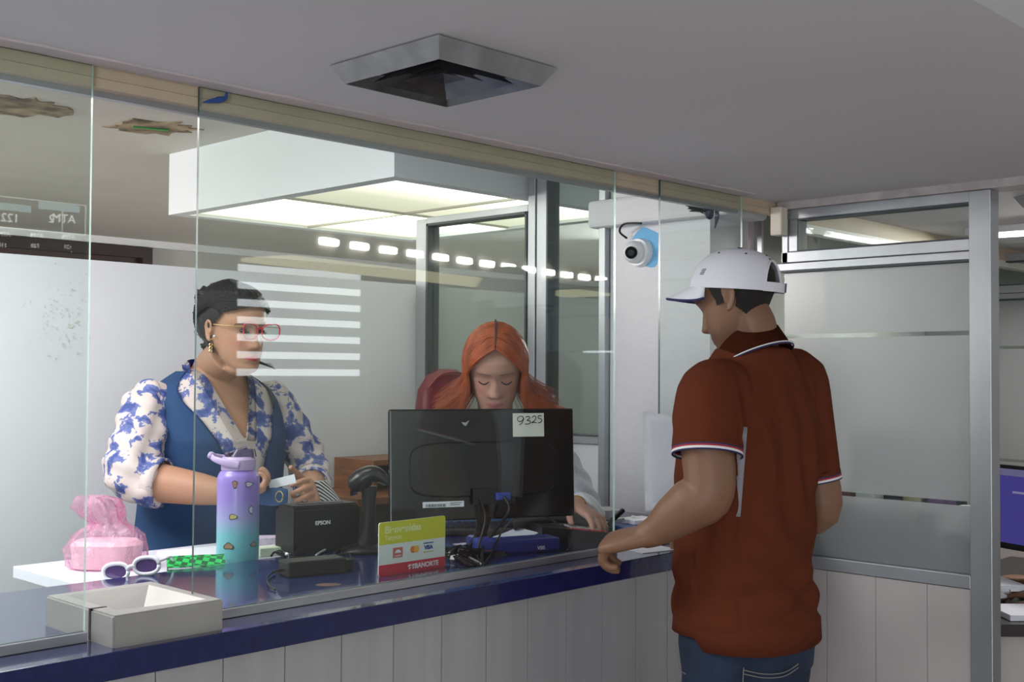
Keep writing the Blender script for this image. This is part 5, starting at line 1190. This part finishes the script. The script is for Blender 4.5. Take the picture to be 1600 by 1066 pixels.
# ---------- the dark-haired woman in the blue vest (faces the counter, -Y)
def rot180(p, o): return Vector((2*o.x-p.x, 2*o.y-p.y, p.z))
wp = Vector((1.835, 2.955, 0))
wom = thing('person', 'dark-haired woman in red glasses, blue vest and floral blouse behind the counter', 'person', wp)
W_ = lambda x, y, z: Vector((wp.x+x, wp.y+y, z))       # x = image right, y negative = towards the counter
hw = at(366, 515, D=3.27); MHw = T(hw) @ RZ(radians(-82.8-90)) @ RX(radians(-4)) @ T(0, 0, 0)
SK2 = (.42, .22, .135)
rsh, lsh = W_(-.205, -.0, 1.375), W_(.205, -.0, 1.375)
rel, lel = at(205, 748, Y=2.90), at(487, 735, Y=2.90); rwr = at(362, 772, Y=2.67); lwr = at(487, 770, Y=2.72)
b = B(); tor = lambda bm, rows, n=44, e=2.3: loft(bm, [(W_(r[3] if len(r) > 3 else 0, r[4] if len(r) > 4 else 0, r[0]), Vector((r[1], 0, 0)), Vector((0, r[2], 0)), e) for r in rows], n)
tor(b, [(.82, .17, .12), (.95, .20, .14), (1.08, .18, .13), (1.2, .17, .135, 0, -.01), (1.28, .165, .14, 0, -.015), (1.36, .155, .113), (1.42, .13, .085), (1.46, .09, .065), (1.48, .06, .055)])
limb(b, [W_(0, .0, 1.42), W_(.0, -.005, 1.47), hw+Vector((0, .02, -.065))], [.072, .060, .058], n=28)
head_bm(b, MHw, 1.02, wide=1.03, lips=1.5, chin2=.78, ears=True, big_ear=.9)
def arm(bm, s_, e_, w__, r): limb(bm, [s_+(wp-s_).normalized()*0, s_, s_.lerp(e_, .5), e_, e_.lerp(w__, .3), e_.lerp(w__, .7), w__], r, n=24)
arm(b, rsh, rel, rwr, [.035, .044, .054, .052, .052, .042, .027]); arm(b, lsh, lel, lwr, [.035, .044, .052, .050, .050, .042, .027])
hand_bm(b, rwr, Vector((.9, -.35, .12)), Vector((.1, .2, 1)), Vector((.1, 1, .3)), curl=.75, s=.9, thumb=(.4, .9, .2), tcurl=.5)
hand_bm(b, lwr, Vector((-.55, -.8, .18)), Vector((-.75, .35, -.3)), Vector((-.3, -.2, .9)), curl=.62, s=.95, spread=.14, thumb=(.8, .55, .45))
for s_ in (-1, 1): limb(b, [W_(s_*.09, 0, .90), W_(s_*.095, 0, .78), W_(s_*.09, 0, .48), W_(s_*.09, .0, .26), W_(s_*.09, 0, .07)], [.10, .10, .066, .055, .036], n=20)
me = fuse(b, .0036, 2); skin_paint(me, MHw, 1.02, SK2, (.42, .015, .03), blush=.5, brow=(.05, .03, .022), lid=(.30, .16, .12)); obj('body', me, M['skin'], wom, smooth=True)
lashes(MHw, 1.02, wom, M['black'], close=.7)
HWk = lambda x, y, z: MHw @ (Vector((x, y, z))*1.02)
for s_ in (-1, 1):
    b = B(); ball(b, HWk(s_*.031, .0735, .0), .0108, .0108, .0062, mtx=MHw.to_3x3().to_4x4(), seg=18); obj('eye', b, mat('eye_dark', (.02, .012, .01), .15) if 'eye_dark' not in bpy.data.materials else bpy.data.materials['eye_dark'], wom, smooth=True)
# black updo
M['hair_black'] = mat('glossy_black_hair', (.006, .005, .006), .45, spec=.25, noise_amt=.3, nscale=60)
def ruleW(z, t):
    a = abs(((t-1.5*pi+pi) % (2*pi))-pi)
    if a < 1.3: return z > -.062
    if a < 1.70: return z > -.02+.03*(a-1.3)/.4
    if a < 2.1: return z > .012+.05*(a-1.7)/.4
    return z > .066
cap_hair('hair', MHw, 1.03, ruleW, M['hair_black'], wom, grow=lambda z, t: .010+.010*max(0, -sin(t))*(1 if z > -.03 else .4)+.003*sin(t*22+z*60)*.35)
lines = []; rr = random.Random(5)
def headsurf(x_, t, z, off):
    w_ = float(interp(HW, z)); f = float(interp(HF, z)); k = float(interp(HB, z)); return Vector(((w_+off)*cos(t), (f+k)/2+((f-k)/2+off)*sin(t), z))
for k in range(760):
    side = 1 if k % 2 else -1; t0 = pi/2-side*rr.uniform(.05, 1.25); z0 = .070+.030*rr.random()-.022*abs(t0-pi/2)
    P = []; ze_ = rr.uniform(-.055, .05)
    for i in range(11):
        u = i/10; t = t0-side*(pi/2*.98+.25-abs(t0-pi/2)*.0)*u*1.0; 
        t = t0+(( -pi/2 if side > 0 else 1.5*pi)-t0)*u*.93
        z = z0+(ze_-z0)*u**1.5+.030*sin(pi*u)+rr.uniform(-.001, .001); z = min(z, .108)
        P.append(MHw @ (headsurf(0, t, z, .013+.013*u+rr.uniform(-.001, .0015))*1.03))
    lines.append(P)
strands('hair_strands', lines, .0016, M['hair_black'], wom)
b = B(); bun = [(-.000, -.112, .060, .040), (.022, -.106, .085, .026), (-.026, -.108, .080, .028), (.012, -.116, .030, .030), (-.02, -.112, .026, .028), (.004, -.104, -.008, .028), (-.012, -.095, -.04, .024), (.01, -.092, -.052, .020), (.0, -.08, .10, .026)]
for x, y, z, r_ in bun: ball(b, HWk(x, y, z), r_, r_*.9, r_, seg=20)
me = fuse(b, .004, 3); co = coords(me); nn = normals(me); setco(me, co+nn*(.0035*np.sin(co[:, 0]*230+co[:, 2]*310)+.002*np.sin(co[:, 2]*500-co[:, 1]*300))[:, None]); obj('hair_bun', me, M['hair_black'], wom, smooth=True)
lines = []
for k in range(46):
    a = rr.uniform(0, 2*pi); c_ = HWk(rr.uniform(-.02, .02), -.115, .05+rr.uniform(-.08, .05)); r_ = rr.uniform(.02, .036); ax = Vector((rr.uniform(-1, 1), rr.uniform(-1, 1), rr.uniform(-.4, .4))).normalized(); u_ = ax.orthogonal().normalized(); v_ = ax.cross(u_)
    lines.append([c_+u_*r_*cos(a+q*.45)+v_*r_*sin(a+q*.45)+Vector((0, 0, -.001*q)) for q in range(8)])
strands('loose_curls', lines, .0011, M['hair_black'], wom)
# loose ends at the far side of the neck
strands('hair_ends', [[at(388+i*.6, 560+i*.8, D=3.30), at(402+i, 563+i, D=3.26), at(414+i*1.5, 568+i*1.0, D=3.24), at(424+i*1.2, 568+i*1.6, D=3.22)] for i in range(7)], .0012, M['hair_black'], wom)
# glasses
gt_ = thing('eyeglasses', 'red cat-eye glasses with thin gold arms on the dark-haired woman', 'glasses', HWk(0, .1, 0)); redp = mat('red_acetate', (.50, .012, .04), .25)
GW = MHw @ T(0, .106, -.001) @ RX(pi/2) @ Matrix.Scale(1.1, 4)
def catring(cx, s_):
    P = []
    for k in range(33):
        t = 2*pi*k/32; x = .0255*math.copysign(abs(cos(t))**.8, cos(t)); y = .0195*math.copysign(abs(sin(t))**.85, sin(t))
        y += .006*max(0, s_*x/.0255)*(1 if y > 0 else .2); P.append(GW @ Vector((cx+x, y, -abs(cx+x)**2*2.2+.0)))
    return P
for s_ in (-1, 1):
    P = catring(s_*.0325, s_); obj('rim', tube(P, .0022, 8, 1), redp, gt_, smooth=True)
    c = sum(P[:-1], Vector())/32; b = B(); vs_ = [b.verts.new(c.lerp(p, .96)) for p in P[:-1]]; b.faces.new(vs_); bmesh.ops.solidify(b, geom=b.faces[:], thickness=.001); obj('lens', b, M['glass'], gt_)
    obj('temple_arm', tube([GW @ Vector((s_*.058, .012, -.008)), MHw @ Vector((s_*.080, .05, .012)), MHw @ Vector((s_*.082, .0, .012)), MHw @ Vector((s_*.078, -.02, .004))], .0011, 6, 4), mat('gold_metal', (.75, .55, .25), .25, .9) if 'gold_metal' not in bpy.data.materials else bpy.data.materials['gold_metal'], gt_)
obj('bridge', tube([GW @ Vector((-.009, .006, 0)), GW @ Vector((0, .009, .001)), GW @ Vector((.009, .006, 0))], .0024, 8, 4), redp, gt_)
gold = bpy.data.materials['gold_metal']
b = B()
e0 = MHw @ Vector((.080, .002, -.040))
for k in range(3): limb(b, [e0+Vector((sin(q*pi/4)*.004, 0, -.004-.0085*k+cos(q*pi/4)*.004)) for q in range(9)], [.0016]*9, n=6, sub=1)
tag(obj('earring', b, gold, origin=e0), 'gold chain-link earring of the dark-haired woman', 'earring')
b = B(); ball(b, MHw @ Vector((.078, .012, -.020)), .0035, seg=10); tag(obj('earbud', b, M['white'], origin=e0), 'small white stud in the dark-haired woman\'s ear', 'earring')
# blouse
blm = bpy.data.materials.new('blue_floral_print'); blm.use_nodes = True; nt = blm.node_tree; bb = nt.nodes['Principled BSDF']; bb.inputs['Roughness'].default_value = .7
tc = nt.nodes.new('ShaderNodeTexCoord'); n1 = nt.nodes.new('ShaderNodeTexNoise'); n1.inputs['Scale'].default_value = 21; n1.inputs['Detail'].default_value = 5; n1.inputs['Distortion'].default_value = .35; n1.inputs['Roughness'].default_value = .60
cr = nt.nodes.new('ShaderNodeValToRGB'); cr.color_ramp.elements[0].position = .0; cr.color_ramp.elements[0].color = (.58, .51, .47, 1); cr.color_ramp.elements[1].position = 1; cr.color_ramp.elements[1].color = (.035, .07, .25, 1)
for p_, c_ in ((.50, (.58, .50, .46)), (.515, (.12, .15, .34)), (.55, (.11, .14, .34)), (.60, (.04, .07, .24))): e = cr.color_ramp.elements.new(p_); e.color = (*c_, 1)
nt.links.new(tc.outputs['Object'], n1.inputs['Vector']); nt.links.new(n1.outputs['Fac'], cr.inputs[0]); nt.links.new(cr.outputs[0], bb.inputs['Base Color'])
b = B(); tor(b, [(.86, .205, .145), (.95, .212, .152), (1.08, .195, .142), (1.2, .193, .148, 0, -.01), (1.28, .193, .153, 0, -.015), (1.36, .188, .127), (1.42, .165, .098), (1.455, .118, .080), (1.475, .075, .068), (1.485, .066, .062)])
rc = rel.lerp(rwr, .30); lc = lel.lerp(lwr, .66)
limb(b, [rsh+Vector((.05, 0, .01)), rsh+Vector((0, 0, .0)), rsh.lerp(rel, .4), rel.lerp(rsh, .15)+Vector((-.004, 0, 0)), rel.lerp(rwr, .15), rc], [.050, .066, .074, .076, .070, .060], n=30)
limb(b, [lsh+Vector((-.05, 0, .01)), lsh, lsh.lerp(lel, .4), lel.lerp(lsh, .15), lel.lerp(lwr, .4), lc], [.048, .062, .064, .062, .058, .050], n=30)
me = fuse(b, .005, 5)
def foldsW(co):
    x, z = co[:, 0]-wp.x, co[:, 2]; arms_ = (np.abs(x) > .19)
    return arms_*(.0035*np.sin(z*95+x*45)+.003*np.sin(z*50-x*90))
push_folds(me, foldsW)
# V-neck cut
bmt = B(); bmt.from_mesh(me); dl_ = []
for f in bmt.faces:
    c_ = f.calc_center_median()-wp
    if c_.y < .02 and c_.z > 1.285 and abs(c_.x) < .004+.080*max(0, (c_.z-1.285)/.19)**.9: dl_.append(f)
bmesh.ops.delete(bmt, geom=dl_, context='FACES'); bmt.to_mesh(me); bmt.free()
blo = obj('blouse', me, blm, wom, smooth=True)
# skin-coloured chest fills the V (body lies beneath); blouse lapels
def blsurf(x, z):
    rx_ = float(np.interp(z, [1.28, 1.36, 1.42, 1.455, 1.475, 1.50], [.193, .188, .165, .118, .075, .064])); ry_ = float(np.interp(z, [1.28, 1.36, 1.42, 1.455, 1.475, 1.50], [.153, .127, .098, .080, .068, .06])); cy_ = float(np.interp(z, [1.28, 1.36], [-.015, 0]))
    k_ = 2.3; return W_(x, cy_-ry_*(max(0, 1-abs(x/rx_)**k_))**(1/k_), z)
for s_ in (-1, 1):
    b = B(); R = []
    for k in range(17):
        u = k/16; z = 1.278+.212*u; xi = .002+.078*u**.9; wd = .026*(1-.3*u)+.004
        p_ = blsurf(s_*xi, z); q_ = blsurf(s_*(xi+wd), z-.004); R.append([b.verts.new(p_+Vector((0, -.006, 0))), b.verts.new(p_.lerp(q_, .5)+Vector((0, -.009, 0))), b.verts.new(q_+Vector((0, -.004, 0)))])
    # round the back of the neck
    for k in range(1, 9):
        a = pi/2*k/8; c_ = W_(s_*.072*cos(a), -.0+.068*sin(a), 1.492+.012*sin(a)); R.append([b.verts.new(c_), b.verts.new(c_+Vector((s_*.008*cos(a), .006*sin(a), -.008))), b.verts.new(c_+Vector((s_*.015*cos(a), .012*sin(a), -.022)))])
    for r1, r2 in zip(R, R[1:]):
        for i in range(2): b.faces.new((r1[i], r1[i+1], r2[i+1], r2[i]))
    bmesh.ops.solidify(b, geom=b.faces[:], thickness=.002); obj('lapel', b, blm, blo, smooth=True)
for end, tow, r_ in ((rc, rel, .064), (lc, lel, .052)):
    d = (end-tow).normalized(); u = d.orthogonal().normalized(); v = d.cross(u); b = B(); loft(b, [(end-d*.03, u*r_, v*r_), (end-d*.03, u*(r_+.004), v*(r_+.004)), (end+d*.004, u*(r_+.003), v*(r_+.003)), (end+d*.004, u*(r_-.004), v*(r_-.004))], 40, cap=False); obj('cuff', b, blm, blo, smooth=True)
# vest, open at the front, and its belt loops
vm = mat('blue_uniform_cloth', (.040, .115, .28), .75, noise_amt=.05, bump=.1, nscale=300)
b = B(); rowsV = [(.80, .228, .168, 0), (.90, .226, .166, 0), (1.0, .212, .160, 0), (1.08, .206, .154, 0), (1.2, .204, .160, -.01), (1.28, .203, .165, -.015), (1.34, .206, .144, -.006), (1.385, .200, .122, 0), (1.42, .178, .105, .002), (1.45, .132, .088, .004), (1.468, .100, .078, .006)]
zf = np.linspace(.80, 1.468, 60); n = 90; R = []
for z in zf:
    rx_ = np.interp(z, [r[0] for r in rowsV], [r[1] for r in rowsV]); ry_ = np.interp(z, [r[0] for r in rowsV], [r[2] for r in rowsV]); cy_ = np.interp(z, [r[0] for r in rowsV], [r[3] for r in rowsV])
    half = float(np.interp(z, [.80, 1.0, 1.15, 1.25, 1.34, 1.42, 1.468], [.22, .20, .20, .30, .55, .95, 1.28])); row = []
    for i in range(n+1):
        t = -pi/2+half+(2*pi-2*half)*i/n; cc, ss = cos(t), sin(t); k_ = 2/2.3
        fold = .0035*sin(t*7+z*14)*(1 if z < 1.1 else .4)
        row.append(b.verts.new(W_((rx_+fold)*math.copysign(abs(cc)**k_, cc), cy_+(ry_+fold)*math.copysign(abs(ss)**k_, ss), z)))
    R.append(row)
for r1, r2 in zip(R, R[1:]):
    for i in range(n): b.faces.new((r1[i], r1[i+1], r2[i+1], r2[i]))
bmesh.ops.solidify(b, geom=b.faces[:], thickness=.004); ve = obj('vest', b, vm, wom, smooth=True)
obj('trousers', fuse((lambda bm: (tor(bm, [(.72, .20, .135), (.85, .218, .150), (.98, .205, .145)]), [limb(bm, [W_(s_*.10, 0, .86), W_(s_*.10, 0, .72), W_(s_*.10, 0, .45), W_(s_*.10, 0, .06)], [.11, .11, .085, .075], n=24) for s_ in (-1, 1)], bm)[-1])(B()), .008, 3), vm, wom, smooth=True)
for s_ in (-1, 1):
    b = B(); f0_ = W_(s_*.10, .02, 0); loft(b, [(f0_+Vector((0, .06, .03)), (.025, 0, 0), (0, 0, .03)), (f0_+Vector((0, -.0, .04)), (.038, 0, 0), (0, 0, .04)), (f0_+Vector((0, -.10, .025)), (.042, 0, 0), (0, 0, .025)), (f0_+Vector((0, -.16, .018)), (.025, 0, 0), (0, 0, .018))], 20); obj('shoe', b, M['black'], wom, smooth=True)
# what she holds: a white card and a small blue pouch with a gold buckle
hp = at(438, 757, Y=2.64)
tag(obj('white_card', box(B(), -.036, .036, -.002, .002, -.012, .012, mtx=T(at(441, 753, Y=2.63)) @ RZ(radians(-40)) @ RY(radians(-14)), bev=.001), M['white'], origin=hp), 'white card held between the dark-haired woman\'s hands', 'card')
bd = at(428, 776, Y=2.65); wb = thing('belt_pouch', 'blue cloth pouch with a gold buckle held in the dark-haired woman\'s hand', 'pouch', bd)
b = B(); loft(b, [(bd-hr*.035, fr2*.016, Vector((0, 0, .022)), 3), (bd, fr2*.020, Vector((0, 0, .026)), 3), (bd+hr*.035, fr2*.016, Vector((0, 0, .020)), 3)], 24); obj('pouch_body', b, vm, wb, smooth=True)
bc2 = at(436, 776, Y=2.61); b = B(); limb(b, [bc2+Vector((0, 0, 0))+hr*.010*cos(q_)+Vector((0, 0, .014*sin(q_))) for q_ in [2*pi*k/16 for k in range(17)]], [.0018]*17, n=6, sub=1); obj('buckle', b, gold, wb)

# ---------- the red-haired woman behind the monitor (faces the camera, looking down)
rh = at(774, 574, D=3.27); yawR = radians(224.5-90)
MHr = T(rh) @ RZ(yawR) @ RX(radians(-27))
fR = Vector((cos(radians(224.5)), sin(radians(224.5)), 0)); sR = Vector((fR.y, -fR.x, 0))*-1   # sR: image right
if sR.dot(rv) < 0: sR = -sR
rp_ = Vector((rh.x, rh.y, 0))-fR*.32
red = thing('person', 'red-haired woman in a blue vest looking down behind the black monitor', 'person', (rp_.x, rp_.y, 0))
LN = lambda z: .215*min(1, max(0, (z-.62)/.68))**1.3
R_ = lambda x, y, z: Vector((rp_.x, rp_.y, 0))+sR*x+fR*(y+LN(z)*(1 if z > .8 else .4))+Vector((0, 0, z))
SK3 = (.38, .20, .145)
b = B()
torR = lambda bm, rows, n=44, e=2.3: loft(bm, [(R_(0, r[3] if len(r) > 3 else 0, r[0]), sR*r[1], fR*r[2], e) for r in rows], n)
torR(b, [(.62, .16, .13), (.74, .175, .14), (.85, .15, .11), (1.0, .145, .105), (1.12, .155, .11, .01), (1.22, .165, .105, .01), (1.28, .15, .08), (1.32, .09, .06), (1.345, .055, .05)])
limb(b, [R_(0, .0, 1.29), R_(0, .03, 1.36), rh-fR*.02+Vector((0, 0, -.06))], [.058, .050, .050], n=24)
head_bm(b, MHr, 1.0, wide=1.05, lips=1.2, nose=.95, ears=True, big_ear=.85)
lS, rS = R_(.165, 0, 1.26), R_(-.165, 0, 1.26)
hw_ = at(900, 790, D=3.22); lE = R_(.27, .03, 1.05)
hk = at(925, 806, D=3.17)
limb(b, [lS, lS.lerp(lE, .5), lE, lE.lerp(hw_, .5), hw_], [.048, .042, .036, .032, .024], n=20)
hand_bm(b, hw_, (hk-hw_)+Vector((0, 0, -.0)), Vector((-.2, 0, -1)), -sR*.5+fR*.8, curl=.38, s=.93, spread=.16)
rE = R_(-.25, .0, 1.03); rW = R_(-.10, .10, .93)
limb(b, [rS, rS.lerp(rE, .5), rE, rE.lerp(rW, .5), rW], [.048, .042, .036, .032, .024], n=20); hand_bm(b, rW, fR+sR*.4, Vector((0, 0, -1)), sR, curl=.4, s=.9)
for s_ in (-1, 1): limb(b, [R_(s_*.09, 0, .70), R_(s_*.10, .22, .70), R_(s_*.10, .40, .68), R_(s_*.10, .38, .45), R_(s_*.10, .35, .30)], [.085, .08, .058, .05, .036], n=20)
me = fuse(b, .0036, 2); skin_paint(me, MHr, 1.0, SK3, (.34, .11, .11), blush=.45, brow=(.17, .075, .045), lid=(.38, .19, .14)); obj('body', me, M['skin'], red, smooth=True)
lashes(MHr, 1.0, red, M['black'], close=1.3, dz=-.003)
M['hair_red'] = mat('copper_hair', (.42, .085, .022), .36, noise_amt=.35, nscale=40, stretch=(1, 1, .3))
M['hair_root'] = mat('dark_hair_roots', (.05, .032, .028), .5)
def ruleR(z, t):
    a = abs(((t-1.5*pi+pi) % (2*pi))-pi)
    if a < 1.35: return z > -.09
    if a < 1.9: return z > -.03+.12*(a-1.35)/.55*.6
    return z > .088
cap_hair('hair', MHr, 1.02, ruleR, M['hair_red'], red, grow=lambda z, t: .005)
rr = random.Random(11); lines = []
HS = lambda t, z, off: Vector(((float(interp(HW, z))+off)*cos(t), (float(interp(HF, z))+float(interp(HB, z)))/2+((float(interp(HF, z))-float(interp(HB, z)))/2+off)*sin(t), z))
for side in (-1, 1):          # side +1 = her local +x = image left
    for k in range(1500):
        # start on the centre parting, from hairline (front) to crown
        u0 = rr.random(); ang = radians(38+u0*95)      # elevation over the skull midline: front hairline to back
        y0_ = .092*cos(ang) if ang < pi/2 else .100*cos(ang); z0_ = .035+.0845*sin(ang)**.9
        st_ = Vector((side*.0015, y0_, min(z0_, .1195)))
        # end low by the side of the head
        te = (0 if side > 0 else pi)+(-side if side > 0 else 1)*rr.uniform(-.60, .9)*(1 if side > 0 else 1)
        te = (rr.uniform(-1.2, .52)) if side > 0 else pi-rr.uniform(-1.2, .52)
        te = te if u0 > .25 else ((.30+.22*rr.random()) if side > 0 else pi-(.30+.22*rr.random()))
        lay = rr.uniform(.008, .017); ea, eb, ec = .0735, .0960, .0985
        e0_ = Vector((st_.x/ea, st_.y/eb, (st_.z-.020)/ec)).normalized(); e1_ = Vector((cos(te), sin(te), -.15)).normalized(); P = []
        om_ = e0_.angle(e1_); mid = .10*sin(te)
        for i in range(0, 9):
            u = i/8; e_ = (e0_*sin((1-u)*om_)+e1_*sin(u*om_))/sin(om_); q_ = Vector((e_.x*(ea+lay+.003), e_.y*(eb+lay), e_.z*(ec+lay*.6)+.020)); P.append(q_)
        PW = [MHr @ (p*1.0) for p in P]; last = PW[-1]
        # hang down to the shoulders and flare outwards
        out_d = (last-rh); out_d.z = 0; fl = rr.uniform(.0, 1); drop = rr.uniform(.09, .19)
        sgn = 1 if (last-rh).dot(sR) > 0 else -1; flare = sR*sgn*(.035+.055*fl*(1.25 if sgn > 0 else 1.0))
        for i in range(1, 7):
            u = i/6; PW.append(last+Vector((0, 0, -drop*u))+flare*(u**1.8)-sR*sgn*.010*sin(pi*u)+fR*(-.02*u)+Vector((rr.gauss(0, .0009), rr.gauss(0, .0009), 0)))
        lines.append(PW)
strands('hair_strands', lines, .00105, M['hair_red'], red, taper=.3)
# flying lock to the right
strands('flying_lock', [[at(828+rr.uniform(-2, 2), 608+rr.uniform(-8, 8), D=3.32), at(836, 622+i*.25, D=3.30), at(852+rr.uniform(-2, 2), 629+i*.28, D=3.28), at(868, 633+i*.14, D=3.26), at(883+rr.uniform(-6, 2), 637.5+i*.04, D=3.25)] for i in range(26)], .0013, M['hair_red'], red, taper=.3)
# dark roots along the parting
strands('hair_roots', [[MHr @ Vector((rr.uniform(-.0024, .0024), (.092*cos(a) if a < pi/2 else .1*cos(a)), .035+.0855*sin(a)**.9+lay_)) for a, lay_ in ((radians(40+q*2.3+k*1.4), .0125+.0008*sin(q)) for q in range(10))] for k in range(44)], .0012, M['hair_root'], red)
vr = B(); torR(vr, [(.70, .19, .155), (.85, .168, .128), (1.0, .162, .125), (1.12, .172, .128, .01), (1.21, .178, .120, .01), (1.265, .160, .094), (1.30, .115, .074), (1.318, .08, .062)]); obj('vest', fuse(vr, .006, 3), vm, red, smooth=True)
wcm = mat('white_blouse', (.68, .68, .74), .7, noise_amt=.2, nscale=60, stretch=(6, 1, 1))
vr = B(); limb(vr, [lS-sR*.02, lS.lerp(lE, .5), lE, lE.lerp(hw_, .5), lE.lerp(hw_, .88)], [.060, .056, .052, .050, .040], n=24); limb(vr, [rS+sR*.02, rS.lerp(rE, .5), rE, rE.lerp(rW, .8)], [.060, .056, .052, .045], n=24)
me = fuse(vr, .005, 3); co = coords(me); push_folds(me, lambda c: .003*np.sin(c[:, 2]*150+c[:, 0]*80)); obj('blouse', me, wcm, red, smooth=True)
collar(R_(0, .0, 1.325), 0, .060, .056, .085, .08, .030, wcm, red, gap=.5)
for s_ in (-1, 1):
    b = B(); f0_ = R_(s_*.10, .35, .24); loft(b, [(f0_-fR*.06+Vector((0, 0, .03)), sR*.025, Vector((0, 0, .03))), (f0_+Vector((0, 0, .04)), sR*.035, Vector((0, 0, .04))), (f0_+fR*.12+Vector((0, 0, .02)), sR*.03, Vector((0, 0, .02)))], 20); obj('shoe', b, M['black'], red, smooth=True)
b = B(); wr2 = lE.lerp(hw_, .97); dd = (hw_-lE).normalized(); u = dd.orthogonal().normalized(); v = dd.cross(u); limb(b, [wr2+u*.027*cos(q_)+v*.027*sin(q_) for q_ in [2*pi*k/20 for k in range(21)]], [.0028]*21, n=6, sub=1)
tag(obj('wristwatch', b, gold, origin=wr2), 'thin gold bracelet on the seated red-haired woman\'s wrist', 'bracelet')
e0 = MHr @ Vector((.074, 0, -.032)); b = B(); limb(b, [e0+Vector((0, 0, -.006))+sR*.004*cos(q_)+Vector((0, 0, .006*sin(q_))) for q_ in [2*pi*k/12 for k in range(13)]], [.001]*13, n=6, sub=1); tag(obj('hoop_earring', b, gold, origin=e0), 'small hoop earring of the red-haired woman', 'earring')
# her tall office chair
ch = thing('office_chair', 'tall black office chair carrying the red-haired woman', 'chair', (rp_.x, rp_.y, 0))
b = B(); loft(b, [(R_(0, .10, .555), sR*.22, fR*.21, 4), (R_(0, .10, .60), sR*.22, fR*.21, 4)], 32); obj('seat', b, M['dgrey'], ch)
b = B(); cyl(b, R_(0, .08, .32), .03, .48); obj('gas_column', b, M['alu'], ch)
b = B(); cyl(b, R_(0, .12, .24), .26, .02); obj('foot_ring', b, M['alu'], ch)
for k in range(5):
    a = 2*pi*k/5+.3; b = B(); limb(b, [R_(0, .08, .09), R_(.27*cos(a), .08+.27*sin(a), .055)], [.025, .016]); l_ = obj('leg', b, M['black'], ch); b = B(); ball(b, R_(.27*cos(a), .08+.27*sin(a), .028), .028, seg=12); obj('caster', b, M['black'], l_)

# ---------- person at the far desk: only the hands and forearm reach into view
pp = Vector((4.05, .72, 0)); per = thing('person', 'person at the dark desk beyond the post, only brown hands with a ring in view', 'person', pp)
Q_ = lambda x, y, z: pp+Vector((x, y, z)); SK4 = (.17, .085, .055)
b = B(); torQ = lambda bm, rows, e=2.3: loft(bm, [(Q_(0, r[3] if len(r) > 3 else 0, r[0]), Vector((r[1], 0, 0)), Vector((0, r[2], 0)), e) for r in rows], 36)
torQ(b, [(.42, .16, .13), (.55, .16, .12), (.75, .15, .11), (.92, .17, .12), (1.02, .16, .09), (1.07, .08, .06), (1.10, .055, .05)])
limb(b, [Q_(0, 0, 1.04), Q_(0, .01, 1.14)], [.058, .052]); MHq = T(Q_(0, .04, 1.24)) @ RZ(radians(15)) @ RX(radians(-15)); head_bm(b, MHq)
for s_, tgt in ((-1, at(1612, 908, Z=.795)), (1, at(1640, 930, Z=.800))):
    S_ = Q_(s_*.18, 0, 1.0); E_ = Q_(s_*.24-.02, .14, .80); limb(b, [S_, S_.lerp(E_, .5), E_, E_.lerp(tgt, .5), tgt], [.05, .044, .038, .033, .026], n=20)
    dxx = (at(1556, 903 if s_ < 0 else 925, Z=.79)-tgt); hand_bm(b, tgt, dxx, Vector((0, 0, -1)), Vector((.3, -1, .2)) if s_ < 0 else Vector((-1, 1, .2)), curl=.22, s=.98)
for s_ in (-1, 1): limb(b, [Q_(s_*.08, 0, .50), Q_(s_*.10, .25, .50), Q_(s_*.10, .42, .48), Q_(s_*.10, .42, .25), Q_(s_*.10, .42, .06)], [.08, .075, .055, .048, .036])
me = fuse(b, .005, 2); skin_paint(me, MHq, 1, SK4, (.2, .07, .07), brow=(.01, .01, .01)); obj('body', me, M['skin'], per, smooth=True)
cap_hair('hair', MHq, 1.0, ruleM, M['hair_dark'], per, off=.008)
b = B(); torQ(b, [(.44, .18, .14), (.55, .175, .13), (.75, .165, .122), (.92, .185, .132), (1.02, .172, .10), (1.065, .09, .07)])
for s_ in (-1, 1):
    S_ = Q_(s_*.18, 0, 1.0); E_ = Q_(s_*.24-.02, .14, .80); limb(b, [S_, S_.lerp(E_, .5), E_, E_+Vector((-.04, .04, 0))], [.062, .058, .05, .046])
obj('shirt', fuse(b, .007, 3), mat('grey_shirt', (.2, .21, .24), .8), per, smooth=True)
c2 = thing('stool', 'low dark stool under the person at the far desk', 'stool', (pp.x, pp.y, 0))
obj('seat', bx(pp.x-.2, pp.x+.2, pp.y-.2, pp.y+.2, .34, .40, bev=.01), M['dgrey'], c2)
for sx_ in (-1, 1):
    for sy_ in (-1, 1): obj('leg', bx(pp.x+sx_*.17-.015, pp.x+sx_*.17+.015, pp.y+sy_*.17-.015, pp.y+sy_*.17+.015, 0, .34), M['black'], c2)
rg = at(1573, 924, Z=.805); b = B(); limb(b, [rg+Vector((.0, .011*cos(q_), .010*sin(q_))) for q_ in [2*pi*k/16 for k in range(17)]], [.0016]*17, n=6, sub=1)
tag(obj('finger_ring', b, gold, origin=rg), 'gold ring on the hand at the far dark desk', 'ring')
